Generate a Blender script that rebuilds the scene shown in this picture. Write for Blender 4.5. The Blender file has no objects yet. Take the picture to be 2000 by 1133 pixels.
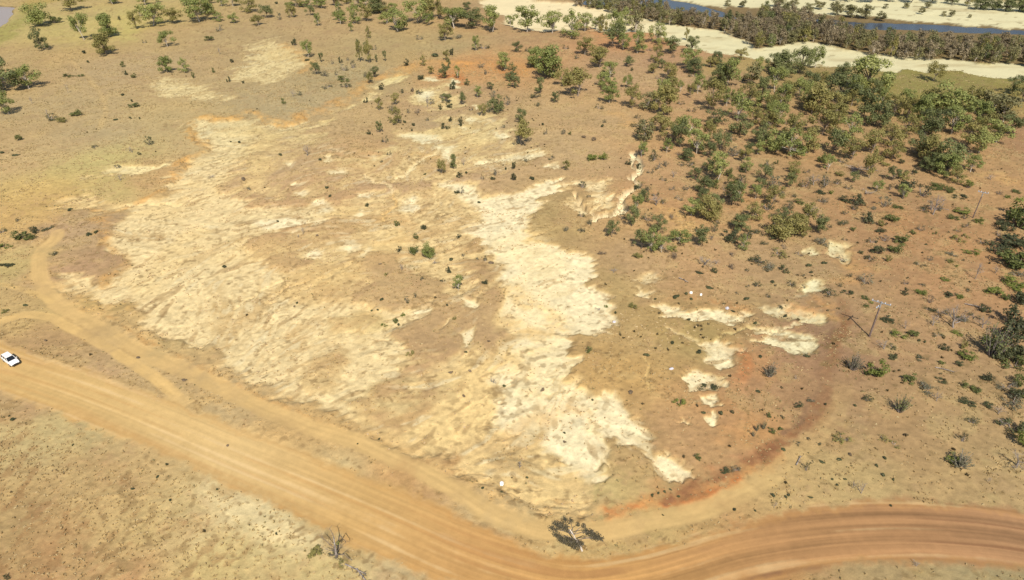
import bpy, math, random
import numpy as np
from mathutils import Vector
sc = bpy.context.scene
R = math.radians
# ---------------------------------------------------------------- camera
CAM_H = 80.0; PITCH = R(33.0); FPX = 1333.0       # focal length in pixels of a 2000 px wide picture
cd = bpy.data.cameras.new('camera'); cam = bpy.data.objects.new('camera', cd); sc.collection.objects.link(cam)
cam.location = (0, 0, CAM_H); cam.rotation_euler = (math.pi/2 - PITCH, 0, 0)
cd.sensor_width = 36.0; cd.lens = 36.0*FPX/2000.0; cd.clip_start = 1.0; cd.clip_end = 20000.0
sc.camera = cam
# ---------------------------------------------------------------- sky, sun, exposure
SUN_EL = R(49.0); SHX, SHY = -0.15, 1.0           # shadows fall away from the camera, slightly to the left
sv = Vector((SHX, SHY, 0)).normalized()
sdir = Vector((-sv.x*math.cos(SUN_EL), -sv.y*math.cos(SUN_EL), math.sin(SUN_EL)))   # towards the sun
w = bpy.data.worlds.new('World'); sc.world = w; w.use_nodes = True
nt = w.node_tree; nt.nodes.clear()
sky = nt.nodes.new('ShaderNodeTexSky'); sky.sky_type = 'NISHITA'; sky.sun_disc = False
sky.sun_elevation = SUN_EL; sky.sun_rotation = math.atan2(sdir.x, sdir.y)
bg = nt.nodes.new('ShaderNodeBackground'); bg.inputs[1].default_value = 0.09
wo = nt.nodes.new('ShaderNodeOutputWorld'); nt.links.new(sky.outputs[0], bg.inputs[0]); nt.links.new(bg.outputs[0], wo.inputs[0])
sl = bpy.data.lights.new('sun', 'SUN'); sl.energy = 4.9; sl.angle = R(0.6); sl.color = (1.0, 0.90, 0.76)
so = bpy.data.objects.new('sun', sl); sc.collection.objects.link(so)
so.rotation_euler = (-sdir).to_track_quat('-Z', 'Y').to_euler(); so.location = (0, 0, 300)
sc.view_settings.view_transform = 'Standard'; sc.view_settings.look = 'None'
sc.view_settings.exposure = 0.25; sc.view_settings.gamma = 1.0
K = (1.51, 1.42, 1.36)

# ---------------------------------------------------------------- surveying: sight lines of the photograph to ground points
cp, sp = math.cos(PITCH), math.sin(PITCH)
def G(px, py, z=0.0):
    dx = (px-1000)/FPX; dy = (566.5-py)/FPX
    fy = cp + sp*dy; fz = -sp + cp*dy
    t = (CAM_H - z)/(-fz)
    return (t*dx, t*fy)
def ppm(px, py):                                   # pixels per metre and sight angle at a ground point
    a = PITCH + math.atan((py-566.5)/FPX)
    z = CAM_H*math.cos(a-PITCH)/math.sin(a)
    return FPX/z, a
# ---------------------------------------------------------------- noise
def hsh(ix, iy, s):
    h = (ix.astype(np.int64)*374761393 + iy.astype(np.int64)*668265263 + s*2147483647) & 0xffffffff
    h = ((h ^ (h >> 13))*1274126177) & 0xffffffff
    return ((h ^ (h >> 16)) & 0xffff).astype(np.float32)/65535.0
def vn(x, y, s=0):
    ix = np.floor(x); iy = np.floor(y); fx = (x-ix).astype(np.float32); fy = (y-iy).astype(np.float32)
    fx = fx*fx*(3-2*fx); fy = fy*fy*(3-2*fy)
    a = hsh(ix, iy, s); b = hsh(ix+1, iy, s); c = hsh(ix, iy+1, s); d = hsh(ix+1, iy+1, s)
    return (a*(1-fx)+b*fx)*(1-fy) + (c*(1-fx)+d*fx)*fy
def fbm(x, y, scale, octv=4, s=0, gain=0.5):       # about -1..1
    t = 0; amp = 1.0; tot = 0; f = 1.0/scale
    for o in range(octv):
        co, si = math.cos(o*1.3+s), math.sin(o*1.3+s)
        t = t + amp*(vn((x*co-y*si)*f+17.3*o, (x*si+y*co)*f+9.1*o, s*31+o)*2-1); tot += amp; amp *= gain; f *= 2.03
    return t/tot*1.5
def sstep(e0, e1, v):
    t = np.clip((v-e0)/(e1-e0), 0, 1); return t*t*(3-2*t)
def lin(c):
    out = []
    for k in c:
        k = k/255.0; out.append(k/12.92 if k <= 0.04045 else ((k+0.055)/1.055)**2.4)
    return np.array(out, dtype=np.float32)
def alb(c):
    return lin(c)/np.array(K, dtype=np.float32)
# ---------------------------------------------------------------- object helpers
COL = sc.collection
def tag(o, label=None, cat=None, group=None, kind=None):
    if label: o['label'] = label
    if cat: o['category'] = cat
    if group: o['group'] = group
    if kind: o['kind'] = kind
    return o
def mesh_from(name, verts, faces, mat, smooth=False):
    me = bpy.data.meshes.new(name)
    me.from_pydata(verts, [], faces); me.update()
    if mat: me.materials.append(mat)
    if smooth:
        me.polygons.foreach_set('use_smooth', [True]*len(me.polygons))
    return me
def link(name, me, parent=None):
    o = bpy.data.objects.new(name, me); COL.objects.link(o)
    if parent: o.parent = parent
    return o
def empty(name, loc, rz=0):
    o = bpy.data.objects.new(name, None); COL.objects.link(o); o.location = loc; o.rotation_euler = (0, 0, rz)
    o.empty_display_size = 0.5
    return o
def mat_base(name):
    m = bpy.data.materials.new(name); m.use_nodes = True
    return m, m.node_tree, m.node_tree.nodes['Principled BSDF']
# ================================================================= THE LAND
# every outline below is a survey of the land: picture sights turned at once into ground metres by G()
P_TINT = [  # sight x, y and the soil / dry grass colour there
(30,120,200,165,112),(100,250,199,166,118),(250,130,197,164,118),(350,60,195,162,112),(243,55,208,182,112),(450,60,192,160,112),
(600,40,195,160,112),(700,160,188,162,116),(800,95,192,162,112),(560,195,190,164,120),(330,230,203,172,120),(150,260,201,170,122),
(60,310,205,172,120),(150,330,208,184,118),(100,370,216,180,112),(210,365,206,182,118),(50,400,214,178,112),(310,345,203,165,113),
(30,440,216,176,112),(30,520,205,180,118),(130,445,188,156,118),(115,525,190,152,115),(430,290,205,174,122),(700,230,208,170,118),
(620,290,200,165,120),(700,300,207,166,116),(560,330,202,168,124),(850,200,200,160,115),(950,130,212,158,104),(900,250,195,162,118),(1100,60,190,150,106),
(1200,75,204,148,102),(1100,225,206,166,116),(1250,150,200,160,116),(1180,260,205,166,118),(1100,285,202,166,118),(1080,430,186,158,106),
(830,345,197,162,120),(700,440,200,166,118),(850,440,207,168,114),(680,350,198,162,118),(1180,430,198,160,110),(1400,200,198,154,110),(1500,400,200,150,102),
(1350,380,192,150,105),(1650,150,175,145,90),(1780,160,158,140,72),(1700,300,198,150,104),(1900,300,197,152,104),(1950,350,197,150,104),
(1985,280,186,138,98),(1750,450,190,141,98),(1900,550,190,142,100),(1800,700,192,147,104),(1900,800,192,150,103),(1750,850,196,153,106),
(1900,960,198,158,108),(1650,950,200,166,112),(1550,975,206,170,114),(1400,520,198,156,110),(1250,500,192,158,114),(1350,648,180,154,100),
(1250,650,192,160,108),(1230,720,198,160,102),(1200,560,186,158,106),(1500,755,182,140,100),(1450,820,196,148,98),(1610,690,174,132,98),(1560,800,180,138,98),(1210,900,192,158,106),
(940,610,196,160,112),(860,690,194,158,112),(780,560,202,168,118),(600,590,218,182,124),(1350,850,196,155,108),
(100,850,200,176,122),(200,950,197,165,112),(50,1000,188,155,104),(100,1100,186,146,98),(350,1000,200,172,114),(450,1085,208,182,120),
(300,1100,190,148,102),(550,1055,226,202,146),(480,1000,234,210,156),(430,960,232,206,150),(600,1105,210,184,124),(750,1115,210,180,130),(250,885,214,180,124),
(100,655,190,154,108),(200,720,195,158,118),(340,775,198,166,116),(450,790,198,170,122),(600,850,205,168,112),(800,945,206,160,104),
(950,1010,206,174,122),(1200,1055,206,172,112),(1100,1000,216,188,124),(150,600,202,172,112),(260,690,204,176,118),(30,600,200,168,112),
(1500,1120,200,150,95),(1700,1125,190,158,110),(1900,1130,186,158,112),(1300,130,196,150,110),(1600,250,194,150,106),(1300,300,198,156,110),
(-300,300,200,166,118),(-300,900,198,166,116),(2300,500,190,145,102),(2300,900,196,154,106),(1000,-100,196,164,116),(300,-150,192,160,112),(2000,-100,180,160,110)]
# pale fraction of the washed-out clay: value, colour, softness (m), outline
CREAM=(241,214,160); CREAM2=(238,208,150); WHITE=(252,232,186); SAND=(243,222,174)
P_PALE = [
(0.74,CREAM,1.6,[(368,240),(400,230),(440,233),(480,226),(540,240),(600,228),(612,240),(565,258),(530,275),(500,300),(460,330),(440,370),(470,395),(520,405),(600,398),(650,395),(645,425),(560,450),(480,470),(520,505),(600,535),(640,560),(700,592),(780,605),(845,585),(835,610),(760,650),(820,690),(900,690),(960,720),(1010,760),(960,850),(1000,920),(1110,955),(1150,965),(1130,985),(1050,978),(930,930),(860,895),(760,855),(640,800),(540,765),(470,732),(430,700),(340,660),(262,625),(250,605),(190,598),(112,562),(122,535),(200,545),(235,512),(215,480),(203,440),(250,400),(330,385),(345,345),(370,312),(408,290),(385,268)]),
(0.72,(240,206,142),3.0,[(830,395),(930,385),(960,470),(900,500),(985,560),(1000,610),(960,650),(905,700),(940,745),(1000,700),(1100,640),(1100,520),(1020,400),(930,350),(850,350)]),
(0.74,(243,209,146),3.0,[(800,735),(900,695),(990,640),(1080,700),(1160,780),(1190,930),(1140,985),(1050,985),(930,938),(860,898),(760,858),(690,822),(740,770)]),
(0.86,CREAM,2.5,[(230,430),(300,400),(400,420),(430,450),(470,480),(440,520),(420,560),(330,590),(270,540),(235,480)]),
(0.80,CREAM,2.0,[(380,240),(470,232),(500,250),(470,275),(420,300),(390,270)]),
(0.62,CREAM2,2.0,[(640,395),(720,370),(800,370),(860,365),(930,380),(960,420),(930,470),(900,500),(950,560),(900,600),(820,540),(760,500),(700,490),(640,520),(560,500),(540,460),(640,430)]),
(0.50,CREAM2,2.0,[(500,250),(600,245),(640,290),(740,300),(760,260),(860,250),(1000,270),(1060,300),(990,340),(870,350),(760,360),(620,380),(520,395),(460,370),(470,330)]),
(0.34,CREAM2,2.0,[(560,290),(640,270),(720,300),(700,340),(640,385),(540,380),(520,345)]),
(0.30,CREAM2,1.4,[(490,475),(600,445),(660,430),(720,420),(700,450),(640,470),(560,490),(500,500)]),
(0.45,CREAM2,1.5,[(560,540),(620,510),(700,505),(740,540),(680,590),(600,590),(550,575)]),
(0.24,CREAM2,1.5,[(880,600),(960,570),(1000,600),(1010,640),(960,690),(890,650),(850,700),(830,740),(790,720),(820,660),(870,640)]),
(0.36,CREAM2,1.5,[(590,720),(660,680),(680,700),(640,760),(600,755)]),
(0.30,(232,206,148),1.8,[(680,780),(760,740),(790,720),(800,760),(860,750),(840,800),(800,830),(770,850),(740,840)]),
(0.40,(230,204,146),1.2,[(640,625),(700,610),(740,625),(700,640),(650,645)]),
(0.22,CREAM2,1.2,[(980,860),(1010,845),(1012,880),(1060,900),(1075,915),(1020,935),(975,920),(955,895)]),
(0.22,CREAM2,0.8,[(1100,880),(1120,885),(1115,905),(1085,905)]),
(0.30,(205,172,122),1.2,[(205,600),(260,590),(275,615),(250,635),(190,620)]),
(0.92,WHITE,1.2,[(930,400),(985,378),(1040,355),(1100,345),(1100,378),(1052,388),(1036,412),(1030,450),(1022,472),(1000,480),(960,490),(930,478),(922,445),(942,420)]),
(0.90,WHITE,1.2,[(950,485),(1000,480),(1040,468),(1085,478),(1148,492),(1150,510),(1166,525),(1156,556),(1180,598),(1190,620),(1168,640),(1122,652),(1102,690),(1130,700),(1095,722),(1082,742),(1122,752),(1142,780),(1140,830),(1172,870),(1188,925),(1180,945),(1120,948),(1080,880),(1000,850),(960,830),(985,780),(960,740),(985,700),(1003,650),(1012,620),(992,570),(962,520)]),
(0.85,WHITE,1.0,[(1160,772),(1200,765),(1220,790),(1258,828),(1280,868),(1290,902),(1262,892),(1230,872),(1200,864),(1182,850),(1160,822)]),
(0.90,WHITE,0.8,[(1285,890),(1300,880),(1340,905),(1358,932),(1340,938),(1300,935),(1282,915)]),
(0.85,WHITE,0.8,[(1275,598),(1320,600),(1340,607),(1400,601),(1440,612),(1452,600),(1475,605),(1455,625),(1430,634),(1395,630),(1340,625),(1300,626)]),
(0.80,WHITE,0.8,[(1475,592),(1500,595),(1540,588),(1595,608),(1618,618),(1600,633),(1562,628),(1520,622),(1490,612)]),
(0.88,WHITE,0.7,[(1460,640),(1500,638),(1545,646),(1588,655),(1592,680),(1574,692),(1540,690),(1520,674),(1480,664),(1500,655),(1525,652)]),
(0.90,WHITE,0.7,[(1360,672),(1395,666),(1420,672),(1455,678),(1462,692),(1442,690),(1432,720),(1405,722),(1385,705),(1372,690)]),
(0.95,WHITE,0.6,[(1322,732),(1345,724),(1365,728),(1382,735),(1416,748),(1395,756),(1372,760),(1350,762),(1335,748)]),
(0.90,WHITE,0.6,[(1366,774),(1400,772),(1406,786),(1385,796),(1368,788)]),
(0.90,WHITE,0.5,[(1318,826),(1330,815),(1345,828)]),(0.90,WHITE,0.5,[(1378,812),(1395,808),(1404,830),(1385,838)]),
(0.90,WHITE,0.7,[(1240,560),(1260,566),(1285,568),(1268,582),(1245,580)]),(0.70,WHITE,0.8,[(1235,545),(1270,528),(1295,545),(1262,555)]),
(0.90,WHITE,1.2,[(1630,475),(1652,468),(1678,475),(1664,490),(1650,512),(1625,505),(1608,495)]),(0.8,WHITE,1.0,[(1572,490),(1590,484),(1608,492),(1590,500)]),
(0.80,WHITE,1.0,[(1580,548),(1595,542),(1612,552),(1592,566),(1560,578),(1540,578),(1570,562)]),
(0.92,WHITE,0.8,[(502,432),(560,426),(600,429),(602,438),(560,445),(520,448)]),(0.9,WHITE,0.8,[(608,396),(630,388),(655,396),(655,410),(630,412)]),
(0.9,WHITE,0.8,[(540,455),(600,438),(640,425),(640,435),(560,458)]),
(0.92,WHITE,0.7,[(685,376),(725,374),(722,383),(692,384)]),(0.92,WHITE,0.7,[(778,410),(790,395),(815,376),(820,384),(800,396),(820,402),(808,412)]),
(0.92,WHITE,0.7,[(688,424),(708,410),(712,418),(696,426)]),(0.92,WHITE,0.7,[(666,484),(690,467),(700,474),(684,488)]),(0.92,WHITE,0.7,[(600,495),(615,482),(630,490),(620,500)]),
(0.92,WHITE,1.0,[(855,282),(882,284),(880,298),(868,308),(856,302)]),(0.92,WHITE,0.8,[(770,262),(800,256),(850,262),(860,275),(820,278),(790,270)]),
(0.9,WHITE,1.0,[(640,330),(672,330),(670,335),(645,335)]),(0.9,WHITE,0.8,[(552,316),(570,314),(566,322),(555,323)]),(0.9,WHITE,0.8,[(637,300),(655,302),(650,312),(640,312)]),
(0.9,WHITE,0.8,[(568,356),(600,352),(592,362),(572,362)]),(0.9,WHITE,0.8,[(570,374),(590,372),(588,380),(572,380)]),(0.9,WHITE,0.8,[(722,303),(735,305),(730,310)]),
(0.8,WHITE,0.7,[(770,506),(795,498),(800,503),(775,514)]),(0.8,WHITE,0.7,[(702,495),(720,482),(708,500)]),(0.8,WHITE,0.8,[(700,432),(720,428),(735,436),(715,444)]),
(0.9,WHITE,0.8,[(893,567),(910,578),(935,588),(925,600),(906,592)]),(0.85,WHITE,0.8,[(808,612),(825,598),(848,578),(856,582),(835,600),(815,614)]),
(0.85,WHITE,0.8,[(848,648),(862,630),(878,618),(882,624),(862,650)]),(0.85,WHITE,0.8,[(903,645),(925,632),(924,650),(912,680),(906,670)]),
(0.85,WHITE,0.9,[(990,300),(1030,298),(1070,294),(1062,302),(1010,308),(960,316),(935,322),(930,315)]),(0.85,WHITE,0.8,[(1055,316),(1095,318),(1092,326),(1060,324)]),
(0.9,WHITE,0.9,[(920,360),(950,385),(1000,372),(985,400),(930,400),(890,372),(860,355),(880,352)]),
(0.72,(250,226,176),1.2,[(1112,350),(1140,345),(1190,348),(1205,365),(1190,400),(1165,410),(1150,385),(1120,370)]),
(0.66,(247,222,172),0.9,[(1100,350),(1120,372),(1130,395),(1150,412),(1140,420),(1112,400)]),
(0.62,(240,212,156),2.4,[(455,140),(470,110),(490,88),(530,76),(560,85),(590,100),(600,125),(570,150),(530,162),(480,163),(450,155)]),
(0.64,(240,212,156),2.4,[(288,178),(318,152),(370,158),(410,178),(450,190),(440,202),(395,196),(340,188),(300,190)]),
(0.85,(246,222,164),1.2,[(185,336),(230,320),(300,322),(352,308),(348,326),(290,335),(240,342),(200,340)]),
(0.62,(240,210,150),1.6,[(80,410),(130,385),(160,360),(175,380),(240,392),(280,395),(200,410),(140,415)]),
(0.80,(248,222,160),1.2,[(735,150),(780,140),(790,150),(760,162),(730,170)]),(0.85,WHITE,1.0,[(830,150),(855,145),(860,158),(840,160)]),
(0.60,CREAM2,1.6,[(800,175),(870,160),(905,200),(860,222),(810,205)]),(0.58,CREAM2,1.6,[(850,228),(960,218),(1000,250),(950,272),(880,262)]),
(0.9,WHITE,0.7,[(905,225),(925,222),(930,236),(912,240)]),(0.9,WHITE,0.7,[(820,185),(838,178),(842,192),(826,196)]),(0.9,WHITE,0.7,[(880,150),(896,160),(890,172),(880,165)]),(0.9,WHITE,0.8,[(925,205),(938,208),(930,218)]),(0.9,WHITE,0.7,[(965,255),(1000,262),(985,270)]),(0.9,WHITE,0.7,[(900,245),(930,252),(915,258)]),
(0.7,(246,216,156),1.6,[(600,250),(612,232),(640,222),(700,195),(740,160),(760,165),(720,190),(670,215),(640,235)]),
]
RIVERSAND = [
[(935,2),(960,-6),(1010,-12),(1060,0),(1120,4),(1185,25),(1180,40),(1130,35),(1120,60),(1040,60),(1000,48),(970,26),(945,14)],
[(1135,50),(1150,14),(1200,10),(1250,32),(1300,42),(1350,48),(1400,54),(1450,72),(1480,90),(1530,84),(1580,76),(1650,90),(1700,101),(1780,109),(1860,113),(2000,122),(2300,150),(2900,200),(2900,260),(2300,190),(2000,153),(1940,152),(1880,140),(1800,138),(1730,136),(1650,128),(1600,126),(1520,116),(1480,113),(1400,102),(1350,92),(1300,72),(1250,62),(1180,60)],
[(1290,-30),(1500,-20),(1800,-14),(2000,5),(2400,20),(2400,90),(2000,52),(1850,42),(1700,28),(1600,22),(1530,14),(1330,4)],
[(930,-60),(1290,-30),(1330,4),(1200,-8),(935,-10)]]
WATER = [[(1300,-8),(1360,2),(1440,24),(1450,32),(1380,26),(1320,14),(1240,8),(1130,4),(1140,-8)],
         [(1560,26),(1600,30),(1700,38),(1800,40),(1900,46),(2000,53),(2200,72),(2200,92),(2000,62),(1900,60),(1800,54),(1700,52),(1600,42)]]
POND = [(-90,4),(-20,9),(28,13),(26,24),(16,36),(12,44),(-5,56),(-90,70)]
ROAD = [(-260,560),(-120,610),(0,666),(50,683),(250,748),(400,808),(520,853),(700,926),(800,966),(900,1002),(1000,1046),(1080,1082),(1150,1086),(1200,1080),(1300,1060),(1400,1030),(1500,1006),(1600,990),(1700,981),(1800,979),(1900,985),(2000,999),(2250,1040),
        (2250,1160),(2000,1114),(1900,1104),(1800,1098),(1700,1101),(1600,1112),(1500,1140),(1350,1180),(1150,1200),(1000,1180),(860,1134),(800,1112),(700,1062),(600,1012),(500,975),(450,950),(350,902),(200,845),(100,805),(0,768),(-120,720),(-260,660)]
ROADMID = [(-260,610),(-120,665),(0,717),(150,770),(300,830),(450,892),(600,950),(750,1012),(880,1070),(1000,1112),(1120,1138),(1250,1125),(1350,1100),(1450,1072),(1600,1050),(1750,1040),(1880,1044),(2000,1057),(2250,1100)]
TRACKS = [ # centre line, half width m, colour
([(112,455),(108,468),(80,490),(74,520),(86,560),(120,600),(190,640),(270,685),(400,742),(500,792),(600,832),(700,862),(790,905),(880,950),(960,1000),(1060,1030),(1150,1036),(1300,1012),(1400,985),(1450,962),(1505,930),(1562,882),(1605,840),(1640,785),(1655,720)],1.6,(220,182,120)),
([(-120,660),(0,630),(50,616),(100,622),(150,648),(230,692),(300,735),(345,775),(385,812)],1.1,(228,188,122)),
([(100,590),(60,570),(0,556),(-80,545)],0.7,(222,184,118)),
([(70,100),(120,108),(145,125),(175,155),(200,190),(206,215),(196,245),(180,262)],0.9,(213,176,120)),
([(2150,850),(2000,900),(1900,912),(1830,932),(1770,938),(1700,955),(1640,965)],0.55,(212,172,118)),
([(1800,495),(1770,540),(1720,600),(1690,640)],0.5,(206,158,110)),
([(1880,420),(1820,500),(1760,580)],0.5,(204,156,108)),
([(395,810),(370,780),(330,735)],0.5,(232,194,132)),
]
ORANGE = [ # strokes of iron-stained soil: line, half width m, colour, strength
([(105,560),(150,600),(200,625),(270,665),(330,700),(400,728),(470,765),(540,795),(620,830),(700,855),(780,885),(860,925),(940,965),(1030,1005),(1110,1018),(1180,1010)],2.6,(226,186,124),0.99),
([(200,620),(262,655),(330,690),(400,725),(470,755),(520,780),(600,815),(680,845)],0.5,(196,150,92),0.72),
([(345,345),(370,312),(405,290),(382,266),(366,240),(400,226),(440,230),(480,216),(520,232),(570,235),(590,222)],1.5,(222,165,92),0.77),
([(590,222),(640,205),(690,185),(730,152),(780,138),(820,124),(860,120),(900,122)],2.6,(214,156,88),0.61),
([(880,135),(930,120),(980,125),(1010,135)],7.0,(222,152,84),0.54),
([(865,150),(885,140),(900,160)],2.2,(205,120,66),0.72),([(975,122),(1000,145)],2.5,(208,128,72),0.54),
([(555,85),(590,105),(605,130),(590,140)],2.0,(222,168,100),0.63),
([(200,545),(235,512),(215,478),(204,440),(195,425)],1.4,(212,160,92),0.68),([(160,405),(200,412),(260,395),(300,380),(320,370)],0.9,(222,168,98),0.63),
([(75,540),(100,420),(130,385)],2.5,(226,182,112),0.34),([(250,600),(190,598),(150,580)],1.4,(224,178,108),0.54),
([(1000,560),(1050,600),(1090,640),(1040,650),(1000,630)],2.2,(240,200,132),0.68),([(1010,690),(1100,660)],1.5,(246,212,146),0.54),
([(1000,840),(1080,800),(1110,790)],1.8,(240,200,138),0.63),([(960,700),(1000,700),(1040,740)],2.0,(244,206,140),0.54),
([(1180,1000),(1260,985),(1300,972),(1400,950),(1450,925),(1510,885)],1.3,(214,148,86),0.81),([(1290,985),(1400,962),(1450,935)],0.8,(198,118,66),0.81),
([(1180,995),(1240,988)],0.6,(200,124,72),0.72),([(1400,915),(1440,900),(1500,880)],1.5,(190,138,96),0.72),
([(1400,860),(1450,840),(1500,835)],2.6,(214,156,98),0.48),([(1290,950),(1340,945),(1380,920)],1.4,(196,140,90),0.63),
([(1445,685),(1452,705),(1445,730)],1.1,(196,118,68),0.77),([(1420,675),(1470,690),(1480,720),(1450,740)],2.2,(204,146,98),0.63),
([(1550,605),(1580,610),(1610,600),(1600,590)],2.0,(226,160,96),0.72),([(1620,600),(1600,625),(1560,640)],0.8,(222,168,104),0.54),
([(1480,655),(1510,650),(1540,655)],0.6,(196,142,98),0.72),([(1640,500),(1680,520),(1660,550)],2.6,(214,152,96),0.48),([(1660,480),(1640,515)],1.5,(226,168,104),0.54),
([(1300,590),(1400,592),(1450,600)],1.3,(206,146,90),0.54),([(1940,345),(1975,355)],3.2,(224,166,104),0.54),([(1900,350),(1950,340)],1.8,(230,178,116),0.54),
([(1640,400),(1700,390),(1760,420),(1770,450)],3.5,(206,146,92),0.41),([(1430,390),(1460,385),(1500,390)],2.5,(208,146,92),0.48),
([(1315,420),(1345,440),(1335,460)],3.2,(228,184,116),0.58),([(1280,405),(1310,412)],1.5,(224,176,110),0.63),
([(1195,220),(1225,235),(1240,245)],2.2,(222,170,108),0.63),([(730,430),(770,420),(800,440)],1.6,(212,164,104),0.45),
([(820,300),(850,310),(845,330)],1.2,(222,178,112),0.63),([(1170,60),(1190,70)],4.0,(206,142,96),0.48),
([(1560,600),(1700,560)],1.2,(200,150,102),0.27),
([(1370,385),(1400,372),(1420,380)],2.0,(206,150,100),0.45),
]
ORANGE += [([(1650,590),(1640,660),(1625,720),(1605,780),(1575,825),(1530,860),(1480,895),(1420,925),(1340,955),(1290,975)],1.05,(158,110,74),1.1),([(1628,640),(1612,700),(1598,760),(1560,815),(1520,845)],0.5,(140,104,78),0.8),([(1590,775),(1610,740),(1620,700)],2.6,(170,128,92),0.7)]
RILLS = [ # thin white washed rills / scarp lips
([(1238,300),(1248,318),(1250,332),(1234,345),(1245,360),(1232,372),(1218,385),(1214,398),(1216,412),(1180,418),(1165,422),(1160,428)],0.85,(254,236,192),1.0),
([(1165,422),(1150,410),(1132,395),(1118,375)],0.7,(248,224,176),0.8),([(1235,300),(1232,320),(1238,328)],0.6,(250,230,186),0.8),
([(780,345),(800,335),(812,322),(828,308),(850,302)],0.6,(248,222,168),0.9),([(712,340),(735,352),(760,360),(768,375)],0.6,(244,216,162),0.8),
([(768,375),(765,400),(752,410),(750,430)],0.6,(236,196,130),0.8),([(875,305),(880,312)],0.7,(252,232,186),0.9),
([(930,220),(960,240),(975,258)],0.7,(240,206,152),0.7),([(1055,290),(1000,300),(940,318)],0.6,(248,224,170),0.7),
([(1480,648),(1520,640),(1560,632)],0.5,(246,222,172),0.7),([(1400,662),(1440,650),(1480,630)],0.3,(222,196,136),0.7),
([(1260,700),(1270,760)],0.3,(226,192,128),0.6),([(1300,640),(1330,655),(1360,668)],0.4,(232,206,150),0.6),
([(600,560),(640,540),(690,510)],0.5,(240,206,142),0.45),([(520,590),(560,560),(600,545)],0.5,(240,204,142),0.45),
([(450,600),(520,560),(560,545)],0.4,(246,218,160),0.6),([(250,400),(300,395),(350,398)],0.5,(246,220,160),0.6),
]
DIRS = [ # how the wash lines run: sight segments
(450,330,560,300),(600,330,700,318),(230,450,330,445),(300,460,420,445),(280,560,420,500),(500,480,640,450),(600,540,760,480),(350,640,430,560),
(620,650,760,610),(600,760,740,680),(780,700,860,630),(700,840,800,740),(860,880,960,760),(880,760,930,650),(960,880,1060,790),(1000,745,1100,720),
(980,850,1100,800),(1150,780,1210,900),(1180,760,1260,880),(1050,640,1150,620),(1300,620,1420,615),(1500,655,1580,640),(950,330,1080,300),(750,370,850,310),
(800,480,900,450),(900,620,960,560),(1060,560,1100,500),(1000,400,1080,370),(450,140,590,100),(150,400,240,380),(30,440,100,400),(200,640,260,600),(330,680,380,620),(500,760,560,700),
(1050,950,1150,940),(1380,840,1480,830),(1700,600,1800,480),(1800,700,1850,640),(80,1000,140,940),(300,1050,380,980),(600,1080,700,1110),(100,250,220,235),(400,80,500,70),(700,250,780,220),(1100,250,1200,230)]

def wl(pts): return np.array([G(*p) for p in pts], dtype=np.float32)
def poly_sd(X, Y, poly, margin):
    out = np.full(X.shape, -1e3, dtype=np.float32)
    x0, y0 = poly.min(0)-margin; x1, y1 = poly.max(0)+margin
    idx = np.nonzero((X > x0) & (X < x1) & (Y > y0) & (Y < y1))[0]
    if len(idx) == 0: return out, idx
    x = X[idx]; y = Y[idx]; ins = np.zeros(len(idx), bool); d2 = np.full(len(idx), 1e9, np.float32)
    n = len(poly)
    for i in range(n):
        ax, ay = poly[i]; bx, by = poly[(i+1) % n]
        ex, ey = bx-ax, by-ay
        t = np.clip(((x-ax)*ex+(y-ay)*ey)/(ex*ex+ey*ey+1e-9), 0, 1)
        d2 = np.minimum(d2, (x-ax-t*ex)**2+(y-ay-t*ey)**2)
        c = ((ay > y) != (by > y))
        if abs(ey) > 1e-9: ins ^= c & (x < ex*(y-ay)/ey+ax)
    d = np.sqrt(d2); out[idx] = np.where(ins, d, -d)
    return out, idx
def line_d(X, Y, line, margin):                     # distance, signed side and arc length to a line
    x0, y0 = line.min(0)-margin; x1, y1 = line.max(0)+margin
    idx = np.nonzero((X > x0) & (X < x1) & (Y > y0) & (Y < y1))[0]
    x = X[idx]; y = Y[idx]; best = np.full(len(idx), 1e9, np.float32); sg = np.zeros(len(idx), np.float32); ar = np.zeros(len(idx), np.float32); L = 0
    for i in range(len(line)-1):
        ax, ay = line[i]; bx, by = line[i+1]; ex, ey = bx-ax, by-ay; ll = math.hypot(ex, ey)+1e-9
        t = np.clip(((x-ax)*ex+(y-ay)*ey)/(ll*ll), 0, 1)
        d = np.hypot(x-ax-t*ex, y-ay-t*ey)
        u = d < best; best = np.where(u, d, best); sg = np.where(u, np.sign(ex*(y-ay)-ey*(x-ax)), sg); ar = np.where(u, L+t*ll, ar); L += ll
    return idx, best, sg, ar
def smooth_line(pts, n=6):                          # Catmull-Rom through the surveyed points
    p = np.array([G(*q) for q in pts]); out = []
    for i in range(len(p)-1):
        a = p[max(i-1, 0)]; b = p[i]; c = p[i+1]; d = p[min(i+2, len(p)-1)]
        for k in range(n):
            t = k/n; out.append(0.5*((2*b)+(-a+c)*t+(2*a-5*b+4*c-d)*t*t+(-a+3*b-3*c+d)*t**3))
    out.append(p[-1]); return np.array(out, dtype=np.float32)

# ---- the sheet: rows by distance, columns spreading with distance, reaching the horizon
al = np.linspace(R(66), R(9.3), 900)
rowsY = list(CAM_H/np.tan(al))
rowsY = [8.0, 20.0]+rowsY
y = rowsY[-1]
while y < 9000: y *= 1.09; rowsY.append(y)
rowsY = np.array(rowsY, np.float32); NC = 1120; NR = len(rowsY)
uu = np.linspace(-1, 1, NC); uu = (0.86*uu+0.14*uu**3).astype(np.float32)
GX = (uu[None, :]*(0.63*rowsY[:, None]+33)*1.32).astype(np.float32); GY = np.repeat(rowsY[:, None], NC, 1)
X = GX.ravel().astype(np.float32); Y = GY.ravel().astype(np.float32)
rng = 0.5+0.5*np.clip(Y/120.0, 0.4, 4.0)            # coarser edges far off

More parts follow.
